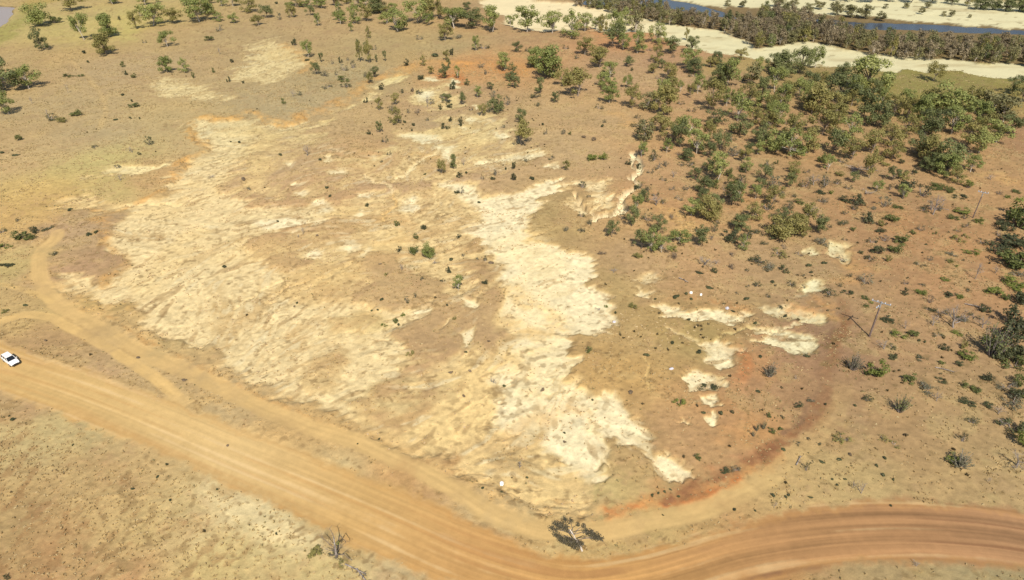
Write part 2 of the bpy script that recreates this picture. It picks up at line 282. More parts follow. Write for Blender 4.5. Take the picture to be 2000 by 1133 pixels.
# ---- flow of the wash lines: noise smeared along the surveyed directions
LX0, LY0, LC, LW, LH = -190.0, 38.0, 0.34, 1180, 960
lx = LX0+LC*np.arange(LW); ly = LY0+LC*np.arange(LH); QX, QY = np.meshgrid(lx, ly)
c2 = np.zeros(QX.shape); s2 = np.zeros(QX.shape)
for (a, b, c, d) in DIRS:
    p = G(a, b); q = G(c, d); an = math.atan2(q[1]-p[1], q[0]-p[0])
    wgt = 1.0/(((QX-(p[0]+q[0])/2)**2+(QY-(p[1]+q[1])/2)**2)+30.0)**1.5
    c2 += wgt*math.cos(2*an); s2 += wgt*math.sin(2*an)
ang = 0.5*np.arctan2(s2, c2)+0.75*fbm(QX, QY, 17, 2, 5)+0.35*fbm(QX, QY, 5, 2, 15)
VX = np.cos(ang); VY = np.sin(ang)
def samp(A, fx, fy):
    fx = np.clip(fx, 0, A.shape[1]-1.001); fy = np.clip(fy, 0, A.shape[0]-1.001)
    ix = fx.astype(np.int32); iy = fy.astype(np.int32); tx = fx-ix; ty = fy-iy
    return (A[iy, ix]*(1-tx)+A[iy, ix+1]*tx)*(1-ty)+(A[iy+1, ix]*(1-tx)+A[iy+1, ix+1]*tx)*ty
def lic(src, steps):
    acc = src.copy(); n = 1
    gx, gy = np.meshgrid(np.arange(LW, dtype=np.float32), np.arange(LH, dtype=np.float32))
    for sgn in (1, -1):
        px, py = gx.copy(), gy.copy(); ox = VX*sgn; oy = VY*sgn
        for k in range(steps):
            px = px+ox; py = py+oy
            acc += samp(src, px, py); n += 1
            nx = samp(VX, px, py); ny = samp(VY, px, py); f = np.sign(nx*ox+ny*oy); ox = nx*f; oy = ny*f
    acc /= n; return ((acc-acc.mean())/acc.std()).astype(np.float32)
src1 = fbm(QX, QY, 1.0, 2, 11).astype(np.float32); src2 = fbm(QX, QY, 3.6, 3, 12).astype(np.float32)
L1 = lic(src1, 8); L2 = lic(src2, 17)
fx = (X-LX0)/LC; fy = (Y-LY0)/LC
inb = ((fx > 0) & (fx < LW-1) & (fy > 0) & (fy < LH-1)).astype(np.float32)
S1 = samp(L1, fx, fy)*inb; S2 = samp(L2, fx, fy)*inb
n1 = fbm(X, Y, 9, 5, 1); n2 = fbm(X, Y, 2.2, 4, 2); n3 = fbm(X, Y, 0.8, 3, 3); n4 = fbm(X, Y, 34, 4, 4); n5 = fbm(X, Y, 4.5, 5, 6, 0.6)

# ---- base soil colour
C = np.zeros((len(X), 3), np.float32); W = np.zeros(len(X), np.float32)
wx = X+5*n4+2.5*n1; wy = Y+6*n4+2.5*n5
for (a, b, r, g, bb) in P_TINT:
    gx, gy = G(a, max(b, -60)); s = 6.0+0.05*gy
    wgt = 1.0/(((wx-gx)**2+(wy-gy)**2)/(s*s)+0.35)**2.2
    C += wgt[:, None]*alb((r, g, bb))[None, :]; W += wgt
C /= W[:, None]
C *= (1+0.07*n1+0.05*n2+0.05*n5)[:, None]
tw = np.array([1.0, 1.01, 0.98]); C *= (1+(0.05*n4)[:, None]*np.array([1.0, 0.2, -0.8]))
def mixc(col, m):
    global C
    C = C*(1-m[:, None])+col*m[:, None]
# dry grass: yellow straw tufts and bare pinkish patches
gm = sstep(0.1, 0.7, n5+0.5*n2)*0.35; mixc(alb((202,172,116)), gm)
gm = sstep(0.15, 0.8, fbm(X, Y, 5.5, 5, 8, 0.6)+0.4*n3)*0.35; mixc(alb((180,142,104)), gm)
fieldsd, _ = poly_sd(X+1.5*n1, Y+1.5*n5, wl([(-300,700),(0,800),(150,870),(300,935),(420,1000),(520,1060),(600,1110),(700,1180),(300,1400),(-400,1300)]), 8)
fm = sstep(-2, 3, fieldsd)
mixc(alb((206,174,118)), fm*sstep(0.0, 0.7, fbm(X, Y, 1.3, 4, 21, 0.7)+0.25*S1)*0.35)
mixc(alb((160,118,76)), fm*sstep(0.1, 0.8, fbm(X, Y, 1.6, 5, 22, 0.7)-0.25*S1)*0.5)
mixc(alb((178,128,84)), fm*sstep(0.1, 0.9, fbm(X, Y, 11, 5, 23, 0.65))*0.4)

# ---- washed clay
F = np.zeros(len(X), np.float32); PC = np.tile(alb(CREAM)[None, :], (len(X), 1))
ax = X+1.6*n1*rng+0.7*n2*rng; ay = Y+1.6*n5*rng+0.7*fbm(X, Y, 2.0, 3, 9)*rng
bx = X+0.9*n5*rng+0.55*n2*rng; by = Y+0.9*n1*rng+0.5*n3+0.5*fbm(X, Y, 2.0, 3, 9)
pits = np.zeros(len(X), np.float32)
for (v, col, soft, pts) in P_PALE:
    small = soft < 1.1
    sd, idx = poly_sd(bx if small else ax, by if small else ay, wl(pts), 10)
    s = soft*rng*(1.5 if small else 1.35)
    sd = sd+(0.5 if small else 1.25)*(0.6*S2+0.3*S1)*rng
    m = sstep(-s, s, sd)
    F = F*(1-m)+v*m; PC = PC*(1-m[:, None])+alb(col)[None, :]*m[:, None]
    if v > 0.45: pits = np.maximum(pits, sstep(-s*1.5, s*2.5, sd)*(0.5+v*0.6))
S = 0.55*S2+0.45*S1
q = F+0.085*S2+0.095*S1+0.10*n5+0.05*n2+0.03*n3
pm = sstep(0.38, 0.78, q)*(F > 0.03)
pm2 = sstep(0.26, 0.5, q)*(F > 0.03)
mixc(alb((220,186,128)), pm2*0.6)
mixc(PC*(1+0.05*n2+0.05*n3+0.03*S1+0.05*n5)[:, None]*np.array([1.0, 0.99, 0.96]), pm*np.clip(0.75+0.25*(q-0.5)/0.4, 0, 1))
er = np.clip(F*1.5, 0, 1)
# rill bank shade painted as dark dashes, wash threads in the clay and darker grassy hummocks
th = sstep(1.15, 2.3, S1+0.45*S2+0.4*n5)*er; mixc(alb((176,142,94)), th*0.65)
th = sstep(1.1, 1.9, -S2+0.3*n1)*er; mixc(alb((208,174,120)), th*0.45)
th = sstep(0.9, 2.0, -S1-0.3*S2+0.5*n1)*er; mixc(alb((250,231,182)), th*0.5)
th = sstep(0.55, 0.95, fbm(X, Y, 1.5, 3, 31)+0.35*fbm(X, Y, 12, 3, 32))*np.clip(er, 0.0, 0.8); mixc(alb((168,138,92)), th*0.6)
# fine branching rills: thin crossings of two noise sheets, bent along the wash
rx, ry = X+0.8*S1+1.2*S2, Y+0.8*S1-1.0*S2
net = np.maximum(1-np.abs(fbm(rx, ry, 7.5, 3, 61))/0.045, (1-np.abs(fbm(rx, ry, 3.2, 2, 62))/0.05)*0.8)
net = np.clip(net, 0, 1)*er*sstep(-0.3, 0.5, fbm(X, Y, 13, 2, 63)); mixc(alb((182,146,96)), net*0.6)
ye = sstep(0.25, 0.8, fbm(X, Y, 16, 3, 33))*er; mixc(PC*np.array([1.0, 0.93, 0.78]), ye*0.45)
hgt_er = er.copy()
# ---- iron stains, white rills
for (pts, hw, col, st) in ORANGE:
    idx, d, sg, ar = line_d(ax, ay, smooth_line(pts, 4), 12)
    h = hw*(1+0.55*n5[idx]); m = (1-sstep(h*0.2, h*1.9, d))*st*np.clip(0.62+0.5*n2[idx]+0.5*n5[idx]+0.3*n3[idx], 0, 1)
    C[idx] = C[idx]*(1-m[:, None])+alb(col)*m[:, None]
cut = np.zeros(len(X), np.float32)
for kr, (pts, hw, col, st) in enumerate(RILLS):
    idx, d, sg, ar = line_d(bx, by, smooth_line(pts, 4), 6)
    h = hw*(1+0.4*n5[idx]); m = (1-sstep(h*0.6, h*1.5, d))*st
    C[idx] = C[idx]*(1-m[:, None])+alb(col)*m[:, None]; cut[idx] = np.maximum(cut[idx], m*(1.0 if kr < 3 else 0.22))
# ---- green flush of the hollows by the river and pond
for (pts, col, soft, st) in [
    ([(1735,140),(1800,142),(1900,150),(1960,160),(1900,190),(1800,190),(1735,180)],(160,142,84),6,0.65),
    ([(1340,120),(1420,112),(1500,118),(1480,140),(1380,150)],(186,160,96),6,0.5),
    ([(-60,60),(15,50),(35,30),(45,15),(60,8),(70,30),(40,60),(0,90),(-60,110)],(172,158,86),4,0.75),
    ([(40,8),(70,-5),(300,-20),(280,0),(120,0),(60,20)],(190,160,84),4,0.6),
    ([(238,20),(250,22),(262,80),(240,80)],(206,186,112),5,0.7),
    ([(100,310),(180,300),(220,340),(150,370),(110,360)],(200,178,116),5,0.3),
    ([(1700,55),(1760,52),(1800,72),(1770,96),(1690,92),(1680,70)],(170,124,84),4,0.7)]:
    sd, _ = poly_sd(ax, ay, wl(pts), 20); mixc(alb(col), sstep(-soft, soft, sd)*st)
# ---- pale dust blown off the road on to its lower verge
sd, _ = poly_sd(ax, ay, wl([(400,950),(470,968),(560,1005),(640,1040),(650,1060),(600,1070),(520,1050),(440,1000)]), 10); mixc(alb((236,212,158)), sstep(-3.0, 2.5, sd)*0.75)
# ---- river bed
floor_r, _ = poly_sd(X, Y, wl([(1000,-40),(1150,10),(1250,32),(1300,44),(1350,50),(1400,56),(1450,74),(1480,92),(1530,86),(1580,78),(1650,92),(1700,103),(1780,111),(1860,115),(2000,124),(2300,150),(2600,150),(2400,60),(2000,40),(1600,10),(1330,-6)]), 20)
mixc(alb((138,112,76)), sstep(-3, 3, floor_r)*0.85)
rs = np.zeros(len(X), np.float32)
for pts in RIVERSAND:
    sd, _ = poly_sd(X+3*n1+1.5*n5, Y+5*n1+3*n5, wl(pts), 20); m = sstep(-2.0, 2.0, sd); rs = np.maximum(rs, m)
sandc = alb(SAND)[None, :]*(1+0.04*n1+0.03*n4)[:, None]*np.ones((1, 3), np.float32)
mixc(sandc, rs)
mixc(alb((206,178,130)), rs*sstep(0.15, 0.9, fbm(X*0.35, Y, 8, 5, 41, 0.6))*0.6); mixc(alb((150,124,84)), rs*sstep(0.75, 1.0, fbm(X*0.5, Y, 3, 3, 42)+0.3*n4)*0.6)
wat = np.zeros(len(X), np.float32)
for pts in WATER:
    sd, _ = poly_sd(X+2*n1, Y+2*n5, wl(pts), 20); wat = np.maximum(wat, sstep(-2, 3, sd))
sd, _ = poly_sd(X+1.0*n1, Y+1.0*n5, wl(POND), 20); pondm = sstep(-1.5, 1.5, sd)
mixc(alb((120,100,70)), sstep(0.1, 0.6, np.maximum(wat, pondm))*0.8)
# ---- tracks and the main road
trackm = np.zeros(len(X), np.float32)
for k, (pts, hw, col) in enumerate(TRACKS):
    idx, d, sg, ar = line_d(X+0.35*n1, Y+0.35*n5, smooth_line(pts, 5), 8)
    h = hw*(1+0.12*n1[idx]); endf = sstep(0.0, 10.0, ar.max()-ar)*(1-(0.68*sstep(0.78, 0.90, ar/ar.max()) if k == 0 else 0)); m = (1-sstep(h*0.75, h*1.35, d))*endf
    sd_ = d*sg; st = vn(sd_*1.7+k*9, ar*0.05, 50+k)+0.5*vn(sd_*4.0, ar*0.12, 60+k)-0.75
    cc = alb(col)[None, :]*(1+0.16*st+0.05*n2[idx])[:, None]
    fade = np.clip(0.85+0.5*n5[idx]+0.2*n2[idx], 0.25, 1)*(0.92 if k < 2 else 0.6)
    C[idx] = C[idx]*(1-(m*fade)[:, None])+cc*(m*fade)[:, None]
    if k < 2: trackm[idx] = np.maximum(trackm[idx], m)
    lipm = np.exp(-((d-h*1.45)/0.35)**2)*sstep(0.1, 0.6, n5[idx]+0.4*n2[idx])*(0.45 if k < 2 else 0.15)
    C[idx] = C[idx]*(1-lipm[:, None])+alb((176,140,88))*lipm[:, None]
rsd, _ = poly_sd(X+0.9*n1+0.4*n2, Y+0.9*n5+0.4*n3, wl(ROAD), 12)
roadm = sstep(-1.0, 1.1, rsd+0.5*n2)
mid = smooth_line(ROADMID, 6)
idx, d, sg, ar = line_d(X, Y, mid, 22)
sdm = d*sg
Ltot = ar.max()
RC = [(0.0,(210,170,112)),(0.12,(210,170,108)),(0.28,(216,178,116)),(0.42,(222,186,126)),(0.52,(212,170,108)),(0.60,(206,158,98)),(0.68,(206,156,94)),(0.78,(184,138,90)),(0.88,(176,132,90)),(1.0,(178,136,98))]
tt = np.interp(ar/Ltot, [c[0] for c in RC], range(len(RC))); i0 = np.clip(tt.astype(int), 0, len(RC)-2); ft = (tt-i0)[:, None]
ra = np.array([alb(c[1]) for c in RC]); rc = ra[i0]*(1-ft)+ra[i0+1]*ft
wob = sdm+0.25*np.sin(ar*0.06)+0.15*n4[idx]
st = 1.0*(vn(wob*0.9+3, ar*0.018, 70)-0.5)+0.7*(vn(wob*2.4, ar*0.035, 71)-0.5)+0.45*(vn(wob*5.5, ar*0.09, 72)-0.5)
late = sstep(0.5, 0.8, ar/Ltot)
rc = rc*(1+st*(0.17+0.24*late)+0.03*n2[idx]+0.045*n3[idx]+0.04*n5[idx])[:, None]
win = sstep(0.62, 0.95, vn(wob*1.6+40, ar*0.03, 73)+0.15*n5[idx])*(0.6)   # graded windrows of pale gravel
rc = rc*(1-win[:, None])+alb((238,202,146))*win[:, None]*(1-0.12*late[:, None])
dk = sstep(0.66, 0.95, vn(wob*1.3+80, ar*0.028, 74)+0.12*n5[idx])*(0.25+0.6*late)
rc = rc*(1-dk[:, None])+(alb((196,140,82))*(1-late[:, None])+alb((150,108,74))*late[:, None])*dk[:, None]
m = roadm[idx][:, None]
C[idx] = C[idx]*(1-m)+rc*m
edge = np.exp(-((rsd+0.9)/0.7)**2)*sstep(0.0, 0.7, n5+0.5*n3)*0.55; mixc(alb((168,136,88)), edge)
edge = np.exp(-((rsd-0.8)/0.5)**2)*0.30; mixc(alb((196,146,84)), edge)
# small specks everywhere: stones, tussocks with their shadows painted in, droppings of bark
notroad = (1-roadm)*(1-np.clip(trackm, 0, 1))*(1-rs)
sp1 = sstep(0.80, 1.1, fbm(X, Y, 0.9, 2, 81)+0.45*n1+0.25*n5)*notroad; mixc(alb((140,112,72)), sp1*(0.6-0.35*fm))
sp2 = sstep(0.75, 1.05, fbm(X, Y, 1.3, 2, 83)+0.5*fbm(X, Y, 11, 3, 84))*notroad; mixc(alb((150,120,78)), sp2*0.5)
rr = np.maximum(sstep(22, 75, X-0.1*(Y-100)), 0.6*sstep(170, 230, Y)*(1-rs))[:, None]*(1-roadm)[:, None]; C = C*(1-rr*np.array([0.125, 0.045, 0.035], np.float32))   # the right bank is a little greyer
C *= (1+0.10*n3*notroad)[:, None]
C = np.clip(C, 0.01, 0.80)

# ---- relief
far = np.clip(1-(Y-180)/160.0, 0.12, 1)
Z = 0.35*n4+0.12*n1+0.05*n2
Z += sstep(0, 1, hgt_er)*(-0.45)*far - pits*0.15*far
Z += hgt_er*(0.035*S2+0.020*S1+0.05*n5+0.05*n2+0.02*n3)*far
Z -= cut*1.9*far+net*0.16*far
for k in (2, 3):                                    # the scarp along the head of the gully
    si, d_, sg_, ar_ = line_d(ax, ay, smooth_line(ORANGE[k][0], 4), 30)
    dn = np.where(sg_ < 0, np.minimum(d_, 1.5)/1.5*np.exp(-d_/14), 0); Z[si] -= 0.8*dn*(0.8+0.3*n5[si])
Z += (1-hgt_er)*(0.05*n3+0.06*n5)
Z += er*(1-pm)*0.22*far
rz = 0.35*n4*0.7+0.03*st.mean()
Zr = 0.25*n4; Zr[idx] += 0.05*st-0.012*np.abs(sdm)
Z = Z*(1-roadm)+Zr*roadm
Z = Z*(1-0.6*trackm)+(0.3*n4-0.08)*0.6*trackm
flat = np.maximum(sstep(-6, 4, floor_r), rs)
Z = Z*(1-flat)+(-1.2+0.25*n1)*flat
Z = np.where(np.maximum(wat, 0) > 0.02, Z*(1-wat)-2.0*wat, Z)
Z = np.where(pondm > 0.02, Z*(1-pondm)-0.7*pondm, Z)
Z = np.where(Y > 900, Z*np.clip(1-(Y-900)/1500, 0, 1), Z).astype(np.float32)
ZG = Z.reshape(NR, NC)
def HZ(x, y):                                       # ground height at a place
    r = np.interp(y, rowsY, np.arange(NR)); i = int(min(r, NR-2)); fr = r-i
    def at(i):
        wv = (0.63*rowsY[i]+33)*1.32; c = np.interp(x/wv, uu, np.arange(NC)); j = int(min(c, NC-2)); fc = c-j
        return ZG[i, j]*(1-fc)+ZG[i, j+1]*fc
    return float(at(i)*(1-fr)+at(i+1)*fr)

# ---- ground material: the surveyed soil colour broken by fine procedural grain
def ground_mat(name, grain, bump, rough=0.95, fine=6.0):
    m, t, b = mat_base(name); N = t.nodes; Lk = t.links
    at_ = N.new('ShaderNodeAttribute'); at_.attribute_name = 'soil'
    tc = N.new('ShaderNodeTexCoord')
    no = N.new('ShaderNodeTexNoise'); no.inputs['Scale'].default_value = fine; no.inputs['Detail'].default_value = 6; no.inputs['Roughness'].default_value = 0.7
    no2 = N.new('ShaderNodeTexNoise'); no2.inputs['Scale'].default_value = 0.9; no2.inputs['Detail'].default_value = 5; no2.inputs['Roughness'].default_value = 0.65
    Lk.new(tc.outputs['Object'], no.inputs['Vector']); Lk.new(tc.outputs['Object'], no2.inputs['Vector'])
    mr = N.new('ShaderNodeMapRange'); mr.inputs[1].default_value = 0.3; mr.inputs[2].default_value = 0.7; mr.inputs[3].default_value = 1-grain; mr.inputs[4].default_value = 1+grain
    ad = N.new('ShaderNodeMath'); ad.operation = 'ADD'; Lk.new(no.outputs['Fac'], ad.inputs[0]); Lk.new(no2.outputs['Fac'], ad.inputs[1])
    hv = N.new('ShaderNodeMath'); hv.operation = 'MULTIPLY'; hv.inputs[1].default_value = 0.5; Lk.new(ad.outputs[0], hv.inputs[0])
    Lk.new(hv.outputs[0], mr.inputs[0])
    vm = N.new('ShaderNodeVectorMath'); vm.operation = 'SCALE'; Lk.new(at_.outputs['Color'], vm.inputs[0]); Lk.new(mr.outputs[0], vm.inputs['Scale'])
    Lk.new(vm.outputs[0], b.inputs['Base Color'])
    b.inputs['Roughness'].default_value = rough; b.inputs['Specular IOR Level'].default_value = 0.15
    bp = N.new('ShaderNodeBump'); bp.inputs['Strength'].default_value = bump; bp.inputs['Distance'].default_value = 0.25
    Lk.new(no.outputs['Fac'], bp.inputs['Height']); Lk.new(bp.outputs[0], b.inputs['Normal'])
    return m
M_GR = ground_mat('dry_soil_and_grass', 0.24, 0.35)
M_RD = ground_mat('compacted_dirt', 0.10, 0.15, 0.9, 8.0)
M_SD = ground_mat('river_sand', 0.07, 0.12, 0.95, 5.0)

r, c = np.meshgrid(np.arange(NR-1), np.arange(NC-1), indexing='ij')
i00 = (r*NC+c).ravel(); quads = np.stack([i00, i00+1, i00+NC+1, i00+NC], 1)
def fmask(a): return a[quads].mean(1)
fr_ = fmask(roadm); ft_ = fmask(trackm); fs_ = fmask(rs); fe_ = fmask(pm)
cls = np.zeros(len(quads), int)
cls[fs_ > 0.5] = 3
cls[ft_ > 0.5] = 2
cls[fr_ > 0.5] = 1
def build_sheet(name, sel, mat):
    qd = quads[sel]; used, inv = np.unique(qd, return_inverse=True); inv = inv.reshape(-1, 4)
    me = bpy.data.meshes.new(name); me.vertices.add(len(used))
    me.vertices.foreach_set('co', np.stack([X[used], Y[used], Z[used]], 1).astype(np.float32).ravel())
    me.loops.add(len(qd)*4); me.polygons.add(len(qd))
    me.loops.foreach_set('vertex_index', inv.ravel().astype(np.int32))
    me.polygons.foreach_set('loop_start', np.arange(0, len(qd)*4, 4, dtype=np.int32))
    me.polygons.foreach_set('use_smooth', np.ones(len(qd), bool))
    me.update(); me.validate()
    a = me.attributes.new('soil', 'FLOAT_COLOR', 'POINT')
    cc = np.ones((len(used), 4), np.float32); cc[:, :3] = C[used]; a.data.foreach_set('color', cc.ravel())
    me.materials.append(mat); o = link(name, me); tag(o, kind='structure'); return o
build_sheet('ground', cls == 0, M_GR)
build_sheet('dirt_road', cls == 1, M_RD)
build_sheet('dirt_track', cls == 2, M_RD)
build_sheet('river_sand', cls == 3, M_SD)
# ---- water sheets lying in their hollows
def water_mat(name, col, rough):
    m, t, b = mat_base(name); b.inputs['Base Color'].default_value = (*col, 1); b.inputs['Roughness'].default_value = rough; b.inputs['Specular IOR Level'].default_value = 0.18
    no = t.nodes.new('ShaderNodeTexNoise'); no.inputs['Scale'].default_value = 0.8; no.inputs['Detail'].default_value = 4
    bp = t.nodes.new('ShaderNodeBump'); bp.inputs['Strength'].default_value = 0.25; bp.inputs['Distance'].default_value = 0.1
    tc = t.nodes.new('ShaderNodeTexCoord'); t.links.new(tc.outputs['Object'], no.inputs['Vector'])
    t.links.new(no.outputs['Fac'], bp.inputs['Height']); t.links.new(bp.outputs[0], b.inputs['Normal']); return m
def water_sheet(name, pts, z, mat, grow=3.0):
    p = smooth_line(pts+[pts[0]], 3)[:-1]; ctr = p.mean(0)
    v = [(float(ctr[0]+(a[0]-ctr[0])*(1+grow/max(8, np.hypot(*(a-ctr))))), float(ctr[1]+(a[1]-ctr[1])*(1+grow/max(8, np.hypot(*(a-ctr))))), z) for a in p]
    me = mesh_from(name, v, [list(range(len(v)))], mat); o = link(name, me); tag(o, kind='structure')
wm = water_mat('river_water', (0.05, 0.06, 0.075), 0.25)
for w_ in WATER: water_sheet('river_water', w_, -1.75, wm)
water_sheet('pond_water', POND, -0.45, water_mat('muddy_water', (0.30, 0.24, 0.20), 0.25), 1.5)
# ================================================================= PLANTS: models
def leaf_mat(name, c1, c2, c3, trans=0.25):
    m, t, b = mat_base(name); N = t.nodes; Lk = t.links
    oi = N.new('ShaderNodeObjectInfo'); geo = N.new('ShaderNodeNewGeometry')
    ra = N.new('ShaderNodeValToRGB'); ra.color_ramp.elements[0].color = (*c1, 1); ra.color_ramp.elements[1].color = (*c3, 1)
    e = ra.color_ramp.elements.new(0.5); e.color = (*c2, 1)
    no = N.new('ShaderNodeTexNoise'); no.inputs['Scale'].default_value = 0.55; no.inputs['Detail'].default_value = 3
    Lk.new(geo.outputs['Position'], no.inputs['Vector'])
    a1 = N.new('ShaderNodeMath'); a1.operation = 'MULTIPLY'; a1.inputs[1].default_value = 0.45; Lk.new(oi.outputs['Random'], a1.inputs[0])
    a2 = N.new('ShaderNodeMath'); a2.operation = 'MULTIPLY_ADD'; a2.inputs[1].default_value = 0.35; Lk.new(geo.outputs['Random Per Island'], a2.inputs[0]); Lk.new(a1.outputs[0], a2.inputs[2])
    a3 = N.new('ShaderNodeMath'); a3.operation = 'MULTIPLY_ADD'; a3.inputs[1].default_value = 0.5; Lk.new(no.outputs['Fac'], a3.inputs[0]); Lk.new(a2.outputs[0], a3.inputs[2])
    a4 = N.new('ShaderNodeMath'); a4.operation = 'SUBTRACT'; a4.inputs[1].default_value = 0.17; Lk.new(a3.outputs[0], a4.inputs[0])
    Lk.new(a4.outputs[0], ra.inputs[0]); Lk.new(ra.outputs[0], b.inputs['Base Color'])
    b.inputs['Roughness'].default_value = 0.55; b.inputs['Specular IOR Level'].default_value = 0.3
    tr = N.new('ShaderNodeBsdfTranslucent'); Lk.new(ra.outputs[0], tr.inputs[0])
    mx = N.new('ShaderNodeMixShader'); mx.inputs[0].default_value = trans
    Lk.new(b.outputs[0], mx.inputs[1]); Lk.new(tr.outputs[0], mx.inputs[2]); Lk.new(mx.outputs[0], N['Material Output'].inputs['Surface'])
    return m
def bark_mat(name, c1, c2):
    m, t, b = mat_base(name); N = t.nodes; Lk = t.links
    no = N.new('ShaderNodeTexNoise'); no.inputs['Scale'].default_value = 3.0; no.inputs['Detail'].default_value = 5
    ra = N.new('ShaderNodeValToRGB'); ra.color_ramp.elements[0].position = 0.35; ra.color_ramp.elements[1].position = 0.65
    ra.color_ramp.elements[0].color = (*c1, 1); ra.color_ramp.elements[1].color = (*c2, 1)
    tc = N.new('ShaderNodeTexCoord'); Lk.new(tc.outputs['Object'], no.inputs['Vector'])
    Lk.new(no.outputs['Fac'], ra.inputs[0]); Lk.new(ra.outputs[0], b.inputs['Base Color']); b.inputs['Roughness'].default_value = 0.9
    return m
LM = {
 'green':  leaf_mat('green_gum_leaves',  (0.135,0.165,0.045), (0.235,0.265,0.080), (0.38,0.385,0.13)),
 'dark':   leaf_mat('dark_gum_leaves',   (0.085,0.10,0.040), (0.15,0.17,0.065), (0.24,0.255,0.095)),
 'olive':  leaf_mat('olive_gum_leaves',  (0.155,0.145,0.045), (0.245,0.225,0.072), (0.36,0.31,0.11)),
 'bright': leaf_mat('bright_green_leaves',(0.085,0.115,0.026), (0.155,0.185,0.042), (0.27,0.28,0.060)),
 'grey':   leaf_mat('grey_green_leaves', (0.105,0.102,0.062), (0.165,0.16,0.10), (0.25,0.235,0.15)),
 'brown':  leaf_mat('brown_paperbark_leaves', (0.15,0.12,0.068), (0.245,0.20,0.12), (0.37,0.31,0.20)),
 'brownish': leaf_mat('brown_green_leaves', (0.125,0.118,0.052), (0.20,0.19,0.082), (0.31,0.275,0.13)),
 'straw':  leaf_mat('straw_brown_twigs', (0.13,0.095,0.06), (0.20,0.15,0.095), (0.30,0.23,0.15), 0.15),
}
BK_P = bark_mat('pale_gum_bark', (0.36,0.31,0.25), (0.62,0.57,0.50))
BK_M = bark_mat('grey_brown_gum_bark', (0.17,0.135,0.10), (0.38,0.32,0.26))
BK_D = bark_mat('dark_rough_bark', (0.09,0.07,0.055), (0.20,0.165,0.135))
BK_G = bark_mat('weathered_grey_wood', (0.16,0.135,0.12), (0.36,0.32,0.29))

def rv(rd):
    while True:
        v = (rd.uniform(-1, 1), rd.uniform(-1, 1), rd.uniform(-1, 1)); d = v[0]**2+v[1]**2+v[2]**2
        if 0.01 < d < 1: return v
def leaf_cards(rd, V, Fc, c, r, n, size, shell=0.45, flat=0.75):
    # n small bent leaf sprays spread through one clump
    for _ in range(n):
        v = rv(rd); l = math.sqrt(v[0]**2+v[1]**2+v[2]**2); k = (shell+(1-shell)*rd.random()**0.5)/l if rd.random() < 0.8 else 0.7/l*rd.random()
        p = (c[0]+v[0]*k*r, c[1]+v[1]*k*r, c[2]+v[2]*k*r*flat)
        s = size*rd.uniform(0.6, 1.35)
        a = Vector(rv(rd)).normalized(); nrm = (Vector((v[0]/l, v[1]/l, v[2]/l+0.5))+0.8*Vector(rv(rd))).normalized()
        t1 = nrm.cross(a); 
        if t1.length < 0.01: continue
        t1.normalize(); t2 = nrm.cross(t1)
        b = len(V); P = Vector(p)
        V += [tuple(P-t1*s), tuple(P-t2*s*0.55+nrm*s*0.12), tuple(P+t1*s), tuple(P+t2*s*0.55+nrm*s*0.12)]
        Fc.append((b, b+1, b+2, b+3))
def tube(V, Fc, p0, p1, r0, r1, n=5, bend=0.0, rd=None, seg=1):
    p0 = Vector(p0); p1 = Vector(p1); d = p1-p0
    if d.length < 1e-6: return
    up = Vector((0.3, 0.2, 1)) if abs(d.normalized().z) < 0.9 else Vector((1, 0, 0))
    s1 = d.cross(up).normalized(); s2 = d.cross(s1).normalized(); off = Vector(rv(rd))*bend*d.length if rd else Vector((0, 0, 0))
    base = len(V)
    for k in range(seg+1):
        t = k/seg; c = p0+d*t+off*math.sin(math.pi*t); r = r0+(r1-r0)*t
        for j in range(n):
            a = 2*math.pi*j/n; V.append(tuple(c+(s1*math.cos(a)+s2*math.sin(a))*r))
    for k in range(seg):
        for j in range(n):
            a = base+k*n+j; b = base+k*n+(j+1) % n; Fc.append((a, b, b+n, a+n))
def gum_model(seed, nclump, leaves, size, low=0.42, spread=0.36, cr=(0.13, 0.21), shell=0.45, trunk_r=0.020, lean=0.06, topz=0.86):
    # unit tree: 1 wide, 1 tall; returns crown mesh data and trunk mesh data
    rd = random.Random(seed); cs = []
    tries = 0
    while len(cs) < nclump and tries < 400:
        tries += 1
        a = rd.uniform(0, 2*math.pi); q = rd.random()**0.6*spread; z = rd.uniform(low, topz-0.05)
        lim = math.sqrt(max(0.0, 1-((z-low-0.1)/(1.02-low-0.1))**2)) if z > low+0.1 else 0.8+0.2*(z-low)/0.1
        x, y = math.cos(a)*q*max(lim, 0.15), math.sin(a)*q*max(lim, 0.15); r = rd.uniform(*cr)
        if all((x-c[0])**2+(y-c[1])**2+(z-c[2])**2 > (0.75*min(r, c[3]))**2 for c in cs): cs.append((x, y, z, r))
    V, Fc = [], []
    tot = sum(c[3]**2 for c in cs)
    for (x, y, z, r) in cs:
        leaf_cards(rd, V, Fc, (x, y, z), r, int(leaves*r*r/tot), size, shell)
    for _ in range(int(leaves*0.05)):                # loose outer sprays
        c = rd.choice(cs); leaf_cards(rd, V, Fc, (c[0]*1.15, c[1]*1.15, c[2]), c[3]*1.3, 1, size*0.8, 0.8)
    TV, TF = [], []
    fork = (rd.uniform(-lean, lean), rd.uniform(-lean, lean), rd.uniform(0.16, 0.28))
    tube(TV, TF, (0, 0, -0.03), fork, trunk_r, trunk_r*0.72, 7, 0.04, rd, 3)
    for (x, y, z, r) in cs:
        midp = (fork[0]+(x-fork[0])*0.5, fork[1]+(y-fork[1])*0.5, fork[2]+(z-fork[2])*0.62)
        tube(TV, TF, fork, midp, trunk_r*0.5, trunk_r*0.3, 4, 0.08, rd, 2); tube(TV, TF, midp, (x, y, z), trunk_r*0.3, trunk_r*0.1, 4, 0.08, rd, 1)
    return (V, Fc), (TV, TF)
